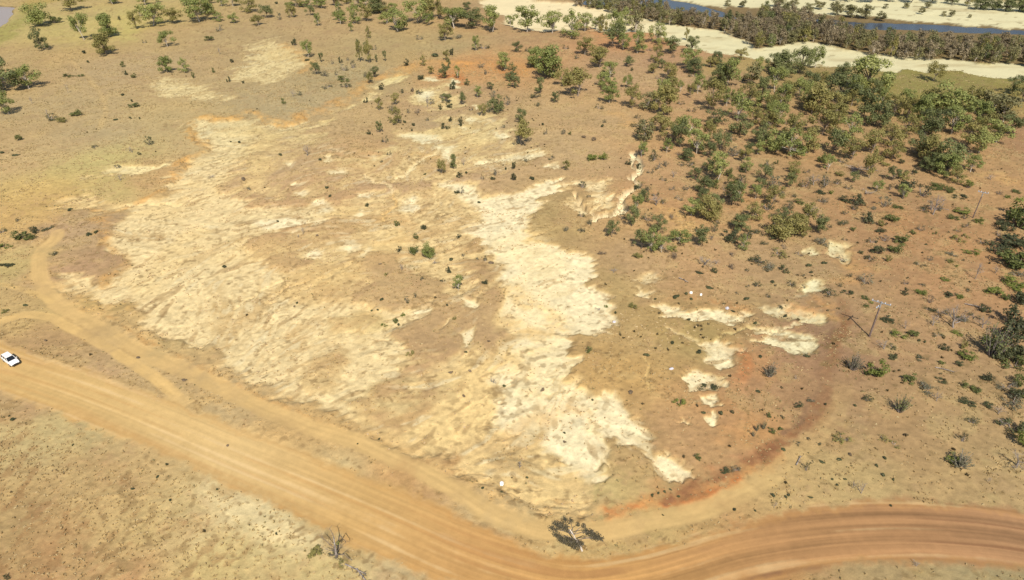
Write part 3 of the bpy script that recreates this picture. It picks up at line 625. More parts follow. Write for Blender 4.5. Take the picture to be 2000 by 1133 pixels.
def shrub_model(seed, nclump, leaves, size, stems=7, shell=0.3, tall=0.5, plume=False):
    rd = random.Random(seed); cs = []
    for _ in range(nclump):
        a = rd.uniform(0, 2*math.pi); q = rd.random()**0.5*0.36; r = rd.uniform(0.12, 0.2)
        z = rd.uniform(0.12, 0.30+tall*(1-(q/0.4)**2)*0.9)
        cs.append((math.cos(a)*q, math.sin(a)*q, z, r))
    V, Fc = [], []; TV, TF = [], []
    if plume:                                        # upright wispy sprays from the base
        for _ in range(int(leaves/14)):
            a = rd.uniform(0, 2*math.pi); q = rd.random()**0.7*0.45; tip = Vector((math.cos(a)*q, math.sin(a)*q, rd.uniform(0.45, 1.0)*(1-0.6*q)))
            b0 = Vector((math.cos(a)*q*0.2, math.sin(a)*q*0.2, 0))
            tube(TV, TF, b0, tip, 0.012, 0.004, 3, 0.05, rd, 2)
            for k in range(14):
                t = rd.uniform(0.25, 1.05); p = b0.lerp(tip, t); leaf_cards(rd, V, Fc, p, 0.05, 1, size, 0.3, 1.0)
    else:
        for (x, y, z, r) in cs: leaf_cards(rd, V, Fc, (x, y, z), r, int(leaves/nclump), size, shell, 0.8)
        for c in rd.sample(cs, min(stems, len(cs))): tube(TV, TF, (c[0]*0.15, c[1]*0.15, -0.02), c[:3], 0.018, 0.006, 4, 0.06, rd, 2)
    V = [(v[0], v[1], max(v[2], 0.01)) for v in V]
    return (V, Fc), (TV, TF)
def dead_model(seed, n=6, depth=3, twigs=True, flat=1.0, trunk=0.035):
    rd = random.Random(seed); TV, TF, BV, BF = [], [], [], []
    def grow(p, d, l, r, k):
        q = p+d*l
        V, F_ = (TV, TF) if k == 0 else (BV, BF)
        tube(V, F_, p, q, r, r*0.62, 6 if k == 0 else 4, 0.07, rd, 2)
        if k >= depth: return
        for j in range(rd.choice((2, 3, 3)) if k else n):
            nd = (d*0.75+Vector(rv(rd))*0.95); nd.z = nd.z*flat+0.22*flat; nd.normalize()
            grow(p.lerp(q, rd.uniform(0.55, 1.0) if k else rd.uniform(0.6, 1)), nd, l*rd.uniform(0.6, 0.85), r*0.52, k+1)
    grow(Vector((0, 0, -0.03)), Vector((rd.uniform(-.2, .2), rd.uniform(-.2, .2), 1)).normalized(), 0.40, trunk, 0)
    return (BV, BF), (TV, TF)
def meshpair(kind, crown, trunk, lm, bk, cn, tn):
    a = mesh_from(kind+'_'+cn, crown[0], crown[1], lm) if crown else None
    b = mesh_from(kind+'_'+tn, trunk[0], trunk[1], bk, True) if trunk else None
    return (a, b, cn, tn)
MODELS = {}
def reg(key, lst): MODELS[key] = lst
shapes = [gum_model(s, n, 1650, 0.028, low, sp_, cr) for (s, n, low, sp_, cr) in
          [(1, 17, 0.20, 0.40, (0.10, 0.18)), (2, 19, 0.22, 0.42, (0.09, 0.17)), (3, 14, 0.22, 0.40, (0.11, 0.19)), (4, 17, 0.20, 0.41, (0.09, 0.18)), (5, 22, 0.18, 0.42, (0.08, 0.16)), (6, 13, 0.24, 0.42, (0.09, 0.2)), (7, 20, 0.20, 0.42, (0.08, 0.17))]]
dense = [gum_model(s, n, 2800, 0.028, low, sp_, cr, 0.5) for (s, n, low, sp_, cr) in
         [(11, 22, 0.16, 0.42, (0.10, 0.20)), (12, 26, 0.18, 0.43, (0.09, 0.19)), (13, 20, 0.2, 0.42, (0.10, 0.21)), (14, 18, 0.15, 0.41, (0.11, 0.21)), (15, 24, 0.14, 0.42, (0.09, 0.2))]]
river = [gum_model(s, n, 900, 0.040, 0.16, 0.34, (0.12, 0.2), 0.3, 0.02) for (s, n) in [(21, 14), (22, 17), (23, 12), (24, 15), (25, 18)]]
shr = [shrub_model(s, n, lv, 0.045, 7, 0.35, t) for (s, n, lv, t) in [(31, 11, 520, .45), (32, 14, 620, .5), (33, 9, 420, .4), (34, 16, 560, .55)]]
spar = [shrub_model(s, n, lv, 0.035, 9, 0.2, t) for (s, n, lv, t) in [(41, 12, 330, .5), (42, 15, 380, .6), (43, 10, 260, .5)]]
plum = [shrub_model(s, 1, lv, 0.030, plume=True) for (s, lv) in [(51, 620), (52, 760), (53, 560)]]
deads = [dead_model(s, n, d) for (s, n, d) in [(61, 5, 4), (62, 6, 4), (63, 4, 4), (64, 6, 3)]]
for k in ('green', 'dark', 'olive'):
    reg('gum_'+k, [meshpair('gum_tree', c, t, LM[k], {'dark': BK_D, 'green': BK_P, 'olive': BK_M}[k], 'crown', 'trunk') for (c, t) in shapes])
for k in ('green', 'dark', 'olive', 'grey'):
    reg('big_'+k, [meshpair('gum_tree', c, t, LM[k], BK_D, 'crown', 'trunk') for (c, t) in dense])
for k in ('brown', 'brownish', 'olive', 'dark'):
    reg('riv_'+k, [meshpair('paperbark_tree', c, t, LM[k], BK_P, 'crown', 'trunk') for (c, t) in river])
for k in ('green', 'bright', 'dark', 'olive', 'grey'):
    reg('shr_'+k, [meshpair('shrub', c, t, LM[k], BK_D, 'foliage', 'stems') for (c, t) in shr])
for k in ('grey', 'dark', 'straw', 'olive'):
    reg('spa_'+k, [meshpair('shrub', c, t, LM[k], BK_G, 'foliage', 'stems') for (c, t) in spar])
for k in ('grey', 'dark'):
    reg('plu_'+k, [meshpair('shrub', c, t, LM[k], BK_G, 'foliage', 'stems') for (c, t) in plum])
LM['shrub_green'] = leaf_mat('shrub_green_leaves', (0.075,0.090,0.028), (0.125,0.145,0.042), (0.21,0.22,0.07))
LM['shrub_bright'] = leaf_mat('shrub_bright_leaves', (0.10,0.125,0.028), (0.17,0.20,0.045), (0.29,0.31,0.075))
LM['shrub_dark'] = leaf_mat('shrub_dark_leaves', (0.045,0.050,0.026), (0.080,0.090,0.040), (0.14,0.145,0.062))
for k in ('green', 'bright', 'dark'):
    reg('shr_'+k, [meshpair('shrub', c, t, LM['shrub_'+k], BK_D, 'foliage', 'stems') for (c, t) in shr])
reg('spa_dark', [meshpair('shrub', c, t, LM['shrub_dark'], BK_G, 'foliage', 'stems') for (c, t) in spar])
reg('dead', [meshpair('dead_tree', c, t, BK_G, BK_G, 'branches', 'trunk') for (c, t) in deads])
tuf = []
for s in (71, 72, 73):
    rd = random.Random(s); tV, tF = [], []
    leaf_cards(rd, tV, tF, (0, 0, 0.3), 0.30, 60, 0.14, 0.1)
    for q in range(3): leaf_cards(rd, tV, tF, (rd.uniform(-.25, .25), rd.uniform(-.25, .25), 0.35), 0.24, 20, 0.13, 0.1)
    tuf.append(([(a, b, max(c, 0.01)) for (a, b, c) in tV], tF))
for k in ('dark', 'olive', 'straw', 'bright', 'grey'):
    reg('tuf_'+k, [(mesh_from('plant_tuft', v, f, LM['shrub_dark' if k == 'dark' else k]), None, None, None) for (v, f) in tuf])
# ================================================================= PLANTS: where they stand
# sight x, y of the foot, width and height in the photograph, model
# G gum, B dense gum, S bush, P sparse bush, U plume bush, D dead tree, T tiny bush ; second letter is the leaf colour
TREES = '''
78 50 50 48 Bg|108 46 30 20 Sg|82 98 30 45 Gd|165 78 36 55 Gg|212 72 38 45 Bg|208 108 42 42 Bo|268 57 30 36 Go|300 50 58 45 Gg|340 46 36 30 Go|390 43 62 40 Gg|140 20 55 25 Go|405 30 36 26 Go
8 180 75 95 Bd|-14 165 60 90 Bd|58 174 54 46 Gg|18 222 42 44 Gg|328 92 34 32 Gg|327 142 30 32 Bg|360 141 24 28 Gg|427 42 22 18 Gg|459 45 22 20 Gg|487 24 36 28 Go|220 8 34 18 Gg|284 10 28 18 Gg|455 12 30 22 Gg|372 10 40 20 Gg
505 50 26 22 Go|546 39 14 22 Pg|577 13 40 20 Go|600 13 30 18 Gg|628 16 32 20 Gg|655 12 36 24 Go|663 28 12 26 Gg|692 47 30 38 Gg|718 42 32 34 Go|742 25 44 34 Bd|777 62 52 46 Gg|815 44 56 44 Gg|845 37 52 42 Go|622 51 16 26 Gg|687 62 10 20 Gg|720 74 12 24 Go|820 80 20 16 Pg|870 79 32 34 Go|887 56 54 42 Gg|925 57 52 36 Gd|962 62 42 68 Gg|930 98 18 30 Gg|835 18 34 22 Gg|700 14 40 24 Gg
602 113 26 34 Gg|628 122 10 20 Gd|704 121 16 42 Go|722 123 20 46 Go|752 120 8 22 Gd|735 122 8 16 Gd|617 146 20 26 Gd|635 150 24 18 Pg|673 160 30 18 Sg|733 151 20 22 Gd|773 241 28 34 Go|742 258 16 24 Gd|868 153 24 30 Gd|894 153 12 28 Gg|985 136 36 36 Gg|997 156 26 34 Gd|968 220 32 34 Bd|902 202 18 26 Gd|933 190 20 24 Gg|958 174 16 16 Gd|912 166 12 14 Gd
1030 62 56 62 Gg|1078 64 48 42 Gg|1115 73 46 54 Gg|1142 62 30 36 Gg|1165 56 28 26 Gg|1197 62 40 46 Gg|1198 92 46 50 Gd|1222 44 34 34 Gg|1240 62 32 42 Rn|1245 103 38 46 Gg|1285 86 38 42 Gg|1310 104 38 34 Gd|1340 74 10 26 Go|1352 102 34 32 Gd|1065 152 70 64 Bg|1048 130 44 40 Bg|1142 107 42 34 Go|1170 132 44 40 Go|1190 152 38 36 Gg|1128 188 60 60 Go|1100 168 34 36 Go|1192 181 36 30 Gg|1225 172 20 28 Gg|1190 201 40 34 Gg|1225 128 26 20 Gd|1275 143 24 20 Go|1292 134 20 20 Gd|1315 141 18 18 Go
1358 143 40 28 Bd|1388 133 30 22 Go|1397 127 26 26 Bd|1420 167 48 56 Gg|1405 165 36 44 Bd|1448 118 26 24 Go|1467 164 44 44 Rn|1310 186 28 36 Bo|1328 181 14 26 Gg|1348 190 18 30 Go|1385 216 52 66 Go|1295 226 52 60 Bo|1282 204 30 34 Gg|1262 213 34 36 Rn|1440 236 52 56 Gg|1462 206 46 46 Go|1488 190 30 40 Bd|1395 246 46 34 Gd|1290 257 46 36 Go|1258 276 38 44 Rn|1312 277 50 38 Go|1360 300 50 52 Gg|1405 293 42 38 Gd|1487 284 42 42 Bd|1018 281 46 52 Go|1015 239 26 30 Gd|1005 171 28 28 Gd|1055 183 24 36 Gd|1010 102 22 22 Gd|1085 200 20 22 Gd
1530 149 46 50 Bd|1508 140 30 36 Bd|1560 143 52 54 Gd|1592 132 32 46 Gg|1645 149 30 30 Bd|1697 180 76 76 Bg|1640 196 64 54 Bd|1670 190 40 44 Bg|1732 164 26 24 Bd|1822 157 38 38 Go|1512 180 42 52 Gg|1585 223 60 60 Bo|1630 226 48 50 Go|1685 233 52 62 Gd|1710 246 52 52 Bd|1538 202 42 44 Go|1548 273 46 52 Go|1508 224 42 44 Go|1605 264 62 56 Go|1655 272 54 52 Gg|1745 227 46 44 Go|1850 225 76 64 Bg|1818 262 56 54 Bd|1858 262 56 56 Gg|1885 288 50 52 Go|1800 240 50 56 Bg|1893 217 50 50 Go|1932 226 58 56 Rn|1960 238 54 54 Rn|1945 278 60 46 Gg|1978 184 46 38 Gd|1995 200 40 36 Go|1765 268 50 48 Go|1738 286 48 46 Go|1840 330 70 62 Bd|1545 306 66 56 Gg|1515 298 50 48 Bg|1575 300 50 50 Go|1625 302 52 50 Gd|1662 312 44 42 Go|1790 300 48 44 Gd|1740 312 40 40 Go|1700 300 46 46 Go|1845 345 44 44 Bg|1905 245 46 50 Bg|1972 262 44 40 Gd|1910 300 48 48 Gg|1770 210 40 36 Gg|1820 220 54 48 Go|1560 190 36 40 Gg|1600 170 34 34 Go|1500 255 40 40 Go|1475 243 34 34 Go
862 337 20 28 Go|886 327 16 28 Bd|837 501 26 32 Bg|807 497 28 26 Sg|895 564 22 32 Gg|1105 332 16 22 Go|1155 314 28 20 Sb|1178 313 20 22 Sb|1252 361 22 28 Po|1256 396 24 26 Bd|1233 443 26 42 Gd|1195 463 26 34 Gd|1283 456 36 38 Gd|1252 487 36 40 Gd|1272 490 40 46 Gg|1292 494 36 32 Gg|1243 320 22 22 Sd|1338 312 30 24 Bd|1432 309 38 38 Pg|1357 350 28 28 Gd|1402 350 48 56 Gg|1457 333 24 30 Gg|1372 379 36 36 Bd|1382 431 48 54 Bo|1370 402 28 32 Gd|1428 399 48 48 Gd|1442 384 28 34 Gg|1492 351 30 32 Gd|1472 429 38 36 Go|1446 451 38 34 Bd|1425 474 46 30 Sd|1510 371 38 40 Pg
1530 463 62 46 Bo|1555 448 38 34 Bo|1698 346 36 60 Go|1672 402 38 30 Sd|1725 407 32 34 Pg|1762 351 32 24 So|1767 377 42 38 Sd|1690 440 36 32 Sd|1740 435 36 22 Sg|1866 359 30 34 Go|1890 371 24 24 Sb|1990 453 56 56 Sg|1985 432 40 44 Sb|1975 490 60 34 Sd|1975 532 72 44 Sg|1998 515 40 34 Sd|1612 367 38 36 Pg|1572 366 32 34 Pd|1590 360 32 24 Dd|1540 409 28 24 Pd|1895 336 36 36 Gg'''
BUSHES = '''
165 106 12 10 Td|172 123 9 8 Td|233 40 9 14 Sd|240 131 12 16 Sg|245 147 12 12 Sd|262 153 13 13 Sg|135 152 24 11 Sg|156 151 20 8 Sg|428 61 22 20 Pg|410 81 24 14 Sg|430 106 11 15 Dd|453 123 9 13 Sd|418 143 9 17 Sg|378 153 9 17 Sg|447 161 11 18 Sd|475 164 8 9 Sd|240 187 12 7 Td|260 212 28 16 Sg|225 236 11 8 Td|98 237 34 20 Pd|122 240 26 16 So|150 229 30 18 Sg|92 226 12 14 Dd|133 181 9 20 Dd|63 202 8 16 Dd|38 277 17 20 Sg|292 283 22 26 Pd|283 86 11 11 Pd|258 200 10 8 Td|255 232 8 6 Td|273 233 7 6 Td
575 90 13 22 Sd|665 123 11 22 Sd|672 139 20 22 Pg|690 134 15 24 Pg|715 151 16 18 Pd|657 147 9 14 Pd|640 174 32 10 Pg|675 173 30 12 Pd|572 189 13 18 Dd|585 187 15 12 Pd|555 204 14 20 Sg|805 178 12 10 Ts|720 263 13 9 Sd|752 279 17 22 Pd|945 96 30 15 Pd|895 76 24 13 Pg|940 131 20 13 Pg|885 164 11 12 Td|877 209 16 20 Sd|860 213 11 17 Sd|835 209 11 26 Dd|798 221 10 14 Pg|785 181 13 14 Pd|820 184 24 13 Pd|815 221 17 14 Ps|835 236 9 12 Pd|808 246 8 10 Td|805 256 8 10 Td|880 236 9 17 Sd|920 216 12 12 Pd|865 192 22 12 Pg|840 204 22 18 Pg|983 249 10 10 Pd|850 112 26 8 Td|600 95 8 12 Pd|600 120 8 10 Td|650 125 9 15 Pg|680 118 9 12 Pg|540 8 8 8 Td
1045 192 28 14 Pd|1050 208 15 15 Pd|1100 263 13 20 Pg|1112 263 9 12 Sg|1065 263 12 20 Pd|1180 241 12 13 Pd|1177 249 12 8 Td|1105 97 16 14 Pd|1032 102 17 18 Pd|1355 151 30 12 Pd|1480 227 22 20 Sd|1430 277 30 20 Pd|1170 214 22 16 Pd|1125 115 16 12 Pd|1060 245 10 12 Td|1140 270 14 10 Ts|1160 275 12 9 Ts|1020 260 16 12 Pd|1245 232 16 12 Pd|1338 250 20 14 Sd|1350 220 22 14 Pd|1330 205 20 14 Pd|1475 262 26 16 Pd|1240 250 26 14 Pd
5 301 11 8 Td|30 306 22 8 Td|228 327 18 12 Pg|235 352 20 14 Dd|185 289 20 9 Pd|258 297 18 14 Dd|272 302 9 9 Sd|35 434 13 10 Pd|5 458 22 20 Pd|70 459 20 22 Sd|92 453 32 10 Pd|40 472 34 28 Sg|60 472 26 18 Sg|12 487 30 16 Sb|16 524 24 13 Sd|3 522 14 10 Sd|106 500 22 13 Pd|174 461 15 9 Td|188 456 9 7 Td|487 371 14 14 Pd|437 521 13 10 Td|415 341 18 7 Ds|135 413 12 7 Td|475 352 16 8 Ts|450 275 8 6 Td|466 277 11 8 Td|137 407 10 7 Td
600 303 26 26 Dd|760 303 12 14 Pd|745 317 9 9 Pd|905 321 15 15 Dd|898 346 18 14 Sd|911 339 10 9 Td|968 342 15 20 Pg|962 353 13 10 Sd|942 351 9 15 Pg|900 374 16 24 Pg|892 374 16 9 Sd|638 369 9 9 Td|645 387 9 9 Td|716 403 13 15 Sd|592 458 11 16 Dd|583 464 10 9 Dd|775 442 14 18 Sg|828 446 18 13 Sd|812 466 14 16 Sg|780 491 14 15 Sd|850 511 24 11 Dd|896 462 12 10 Sd|742 518 10 8 Ts|755 539 11 9 So|785 529 15 17 Dd|875 531 15 18 Sd|933 506 10 10 Pd|948 509 11 20 Pd|958 513 17 9 Ts|825 548 15 10 Pd|947 556 15 14 Sd|543 434 8 8 Td|935 392 10 8 Td|902 545 12 14 Pd|865 549 14 9 Pd|880 507 10 10 Td|905 500 12 10 Pg|620 462 8 8 Ts|625 313 9 7 Td|548 303 8 7 Td|790 240 7 8 Td|830 340 8 7 Td|988 330 9 8 Td
1028 316 15 12 Pd|1003 331 11 26 Sd|1003 353 13 26 Sd|1040 351 11 9 Td|1076 311 22 9 Pd|1137 366 22 20 Pd|1150 386 13 10 Pd|1228 322 16 15 Sd|1243 366 22 15 Sd|1265 376 18 17 Pd|1281 402 38 24 Dd|1215 431 15 19 Pd|1312 431 20 16 Ps|1318 462 24 14 Sd|1105 453 16 18 Pg|1150 441 16 20 Pd|1135 426 17 18 Pd|1135 456 22 14 Pd|1245 507 24 17 So|1175 499 20 11 Ps|1198 531 24 11 Ds|1315 507 24 20 Ps|1375 518 40 24 Dd|1350 326 30 17 Pd|1330 326 15 15 Pd|1300 326 17 19 Pg|1285 331 22 20 Pg|1315 346 22 16 Dd|1340 373 20 13 Pg|1450 336 20 9 Sd|1440 393 26 12 Pd|1500 369 22 15 Pd|1475 461 36 16 Pd|1492 479 22 13 Pd|1480 517 46 26 Pd|1500 529 44 24 Pg|1480 561 22 15 Pd|1365 536 15 7 Td|1295 402 18 14 Pd|1340 410 20 12 Pd|1400 438 20 14 Pd|1390 470 20 14 Ps|1280 385 20 14 Pd|1270 340 18 14 Pg|1295 355 18 14 Pd|1312 372 18 12 Pg|1325 395 22 14 Pg|1410 330 18 12 Pd|1400 516 20 12 Dd|1430 500 16 12 Ps|1460 530 14 10 Pd|1360 455 18 14 Pd
1525 383 26 16 Pg|1515 321 11 15 Sg|1560 399 26 15 Sg|1588 418 42 22 Dd|1607 398 28 18 Pg|1600 379 30 12 Sd|1623 379 13 12 Sb|1665 328 52 18 Dd|1650 396 32 18 Sd|1690 377 44 16 Dd|1645 441 32 17 Pd|1665 451 15 12 Sg|1510 469 22 18 Sd|1752 409 26 10 Sg|1705 409 24 10 Pg|1797 454 19 21 Pg|1720 457 22 13 Sd|1780 460 17 10 Sg|1762 481 38 26 Sg|1715 501 36 26 Sd|1747 499 34 26 Sg|1700 512 30 16 Pd|1680 496 15 12 Sd|1690 557 34 40 Pg|1606 481 38 26 Pg|1520 503 46 24 Po|1570 541 11 10 Pd|1585 534 10 9 Td|1545 561 22 17 Pd|1570 561 13 11 Pd|1620 583 36 24 Pd|1509 551 11 10 Td|1830 371 42 14 Sg|1830 332 46 24 Sd|1822 419 42 46 Dg|1822 416 40 30 Pg|1855 379 28 16 Sg|1875 391 34 12 Sd|1805 416 28 16 Pd|1880 421 36 20 Sb|1860 431 28 14 Sg|1912 438 19 12 Sb|1885 446 22 14 Pd|1870 456 17 15 Pb|1950 441 13 10 Sd|1965 453 13 9 Sd|1885 499 22 13 Sb|1905 501 17 12 Sb|1855 518 20 10 So|1868 526 10 8 Sb|1903 548 22 38 Dd|1943 536 22 17 Dd|1982 562 42 26 Sb|1845 553 22 11 Sb|1800 561 16 9 Pd|1825 461 12 9 Sg|1727 326 26 12 So|1780 341 30 12 Sd|1935 351 22 13 Dd|1985 378 22 9 Sg|1968 389 16 9 Sb|1950 382 18 13 Ps|1808 481 8 6 Td|1760 322 20 14 Sd|1800 328 24 14 Sd|1640 345 24 14 So|1550 385 16 12 Pd|1635 362 22 16 Pd|1575 338 20 12 Pd|1535 420 18 12 Ps|1600 425 16 10 Pd|1650 420 18 12 Pd|1620 445 14 10 Pd|1530 485 20 12 Ps|1560 500 22 12 Ps|1580 520 16 10 Td|1610 515 14 9 Td|1650 470 14 10 Pd|1660 540 16 10 Pd|1640 560 14 10 Pd
1655 577 28 13 Sd|1690 586 22 9 Sg|1700 593 13 9 Sb|1692 600 15 9 Sg|1798 579 30 16 Sb|1856 585 28 18 Sd|1875 586 22 12 Sb|1942 582 36 20 Sb|1962 589 18 14 Sg|1982 571 38 16 Sb|1890 573 15 9 Pd|1987 592 22 15 Pd|1815 611 26 13 Pd|1836 617 32 22 Pd|1862 640 60 50 Dd|1822 636 30 24 Dg|1921 612 22 18 Sd|1756 662 36 24 Sb|1783 662 30 20 Sg|1768 642 18 20 Dd|1726 682 30 22 Dd|1741 683 26 14 Pd|1868 656 26 14 Sb|1889 706 42 28 Sb|1712 744 50 48 Sb|1745 703 22 14 Sd|1665 722 40 42 Ug|1757 804 46 46 Ud|1694 787 26 24 Pd|1778 750 36 26 Sg|1811 771 52 30 Pg|1830 783 22 22 Dd|1798 706 32 14 Pd|1838 713 18 12 Sg|1890 760 28 22 Sg|1905 767 22 14 Sg|1930 797 22 14 Sd|1950 807 28 22 Dd|1966 762 42 26 Pg|1990 754 26 26 Sg|1976 797 42 28 Pg|1995 778 22 18 Sg|1976 847 48 34 Sd|1937 692 54 56 Ud|1975 668 56 58 Sd|1982 724 46 32 Sg|1930 678 42 22 Sb|1960 705 40 30 Sd|1560 799 20 17 Sd|1583 787 22 12 Pg|1503 736 38 34 Ug|1478 842 11 20 Ud|1491 837 12 20 Ud|1471 852 11 16 Ud|1500 817 15 13 Sg|1506 847 22 16 Sg|1525 842 15 10 Sg|1645 867 44 26 Po|1725 864 26 20 Po|1746 874 28 14 Po|1574 922 15 24 Pd|1682 963 26 26 Dd|1665 953 14 16 Dd|1875 910 62 44 Ug|1862 905 40 26 Sb|1987 909 60 44 Dd|1995 872 30 34 Sb|1725 931 11 9 Td|1712 911 9 8 Td|1728 898 10 8 Td|1745 938 9 7 Td|1930 941 13 12 Dd|1510 972 11 9 Td|1512 992 14 16 Dd|1540 971 10 8 Td|1625 939 9 7 Td|1650 939 9 7 Td|1635 949 8 7 Td|1583 974 8 7 Td|1435 999 11 9 Td|1535 974 10 7 Td|1795 668 9 7 Td|1806 670 9 7 Td|1612 792 8 8 Td|1670 795 10 8 Td|1600 870 14 8 Pd|1560 870 16 10 Pd|1790 1105 22 14 Ds|1475 1000 8 6 Td|1530 880 12 8 Td|1575 700 12 8 Td|1640 900 12 8 Td|1605 905 10 7 Td|1585 905 12 8 Pd|1660 890 12 9 Ts|1555 740 14 10 Dd|1770 850 10 8 Ts|1740 990 8 6 Td
1183 598 12 8 Sb|1171 602 18 9 Dd|1235 604 20 14 So|1150 690 17 15 Sg|1263 698 11 9 Td|1313 674 14 10 Td|1365 692 14 10 Td|1326 796 30 22 Sb|1385 764 44 10 Sd|1375 811 15 10 Td|1408 814 16 12 Td|1430 809 10 10 Sd|1232 769 13 9 Ts|1158 780 8 7 Td|1103 842 6 10 Td|1103 860 7 11 Ts|1480 768 11 9 Td|1485 700 12 8 Td|1385 566 17 10 Td|1320 584 16 10 Td|1340 577 9 7 Td|1417 926 24 15 Sd|1437 925 24 18 Pg|1362 900 17 15 Sg|1325 971 7 6 Td|1298 961 9 6 Td|1286 964 9 6 Td|1274 968 9 6 Td|1310 957 9 6 Td|1015 913 18 18 Dd|1030 930 8 7 Td|1295 1006 6 5 Td|1202 613 8 8 Td|1458 586 12 10 Td|1432 612 11 8 Td|1345 628 12 8 Td|1350 588 9 7 Td|1280 588 9 7 Td|1475 634 12 8 Td|1535 615 12 8 Td|1440 575 12 8 Pd|1500 580 14 10 Pd|1525 600 16 10 Pd|1460 560 12 8 Pd
794 594 18 20 Pd|812 583 11 20 Pd|745 589 13 9 Td|726 604 7 7 Td|737 604 7 7 Td|773 627 16 13 Sg|778 632 10 7 Td|787 614 14 9 Sb|750 634 15 9 Sb|801 694 20 14 So|963 743 18 15 Dd|888 625 10 11 So|873 598 6 6 Td|910 686 8 7 Td|955 668 10 8 Ts|985 752 9 7 Td|918 723 10 8 Ts|880 725 8 6 Ts|580 592 8 7 Td|575 598 7 6 Ts|905 770 10 7 Ts|1060 760 10 8 Ts|1000 930 6 5 Td|980 960 8 6 Td|942 954 8 6 Td
326 911 9 10 Td|308 934 12 7 Td|260 959 10 10 Td|333 981 7 8 Td|142 870 5 5 Td|15 1132 13 15 Sd|27 824 9 12 Td|20 816 6 6 Td|425 959 6 6 Td|90 668 10 8 Ts|618 1093 38 24 So|540 1046 7 6 Td|740 855 7 5 Td|698 868 5 5 Td|445 872 8 5 Ts|360 745 14 7 Ts|270 700 10 6 Ts|50 600 16 9 Td|10 612 20 10 So'''
FAR = '''1992 600 40 34 Sd|1968 640 44 40 Sd|1990 700 46 44 Sd|1945 500 50 30 Sd|1990 530 50 36 Sg|1960 455 30 24 Sd|1995 640 40 46 Dg|1920 640 30 26 Dg|1988 780 40 32 Sd|1955 830 30 20 Dg|1930 745 24 18 Sd|1915 14 30 22 Bd|1940 16 30 24 Bd|1965 18 34 26 Bd|1990 19 34 28 Bd|2015 22 34 28 Bd|1890 8 30 20 Go|1860 4 30 16 Gd|1700 2 40 16 Gd|1740 0 40 16 Gd|1780 1 40 16 Gd|1820 2 40 16 Gd|1650 -2 40 16 Gd|1800 24 16 16 Rn|1770 12 14 12 Rn|1858 29 16 14 Rn|1843 27 12 10 Rn|1730 12 12 10 Rn|1895 31 8 8 Rn|1812 12 14 12 Rn|1600 14 26 16 Rn|1580 22 26 18 Rn|1635 26 30 18 Rn|1665 30 30 18 Rn|1690 32 34 20 Rn|1720 36 26 18 Rn|1520 10 30 16 Rn|1450 10 20 12 Rn|1660 20 20 12 Rn|1420 8 16 10 Rn|1550 8 20 12 Rn|1630 14 22 12 Rn'''
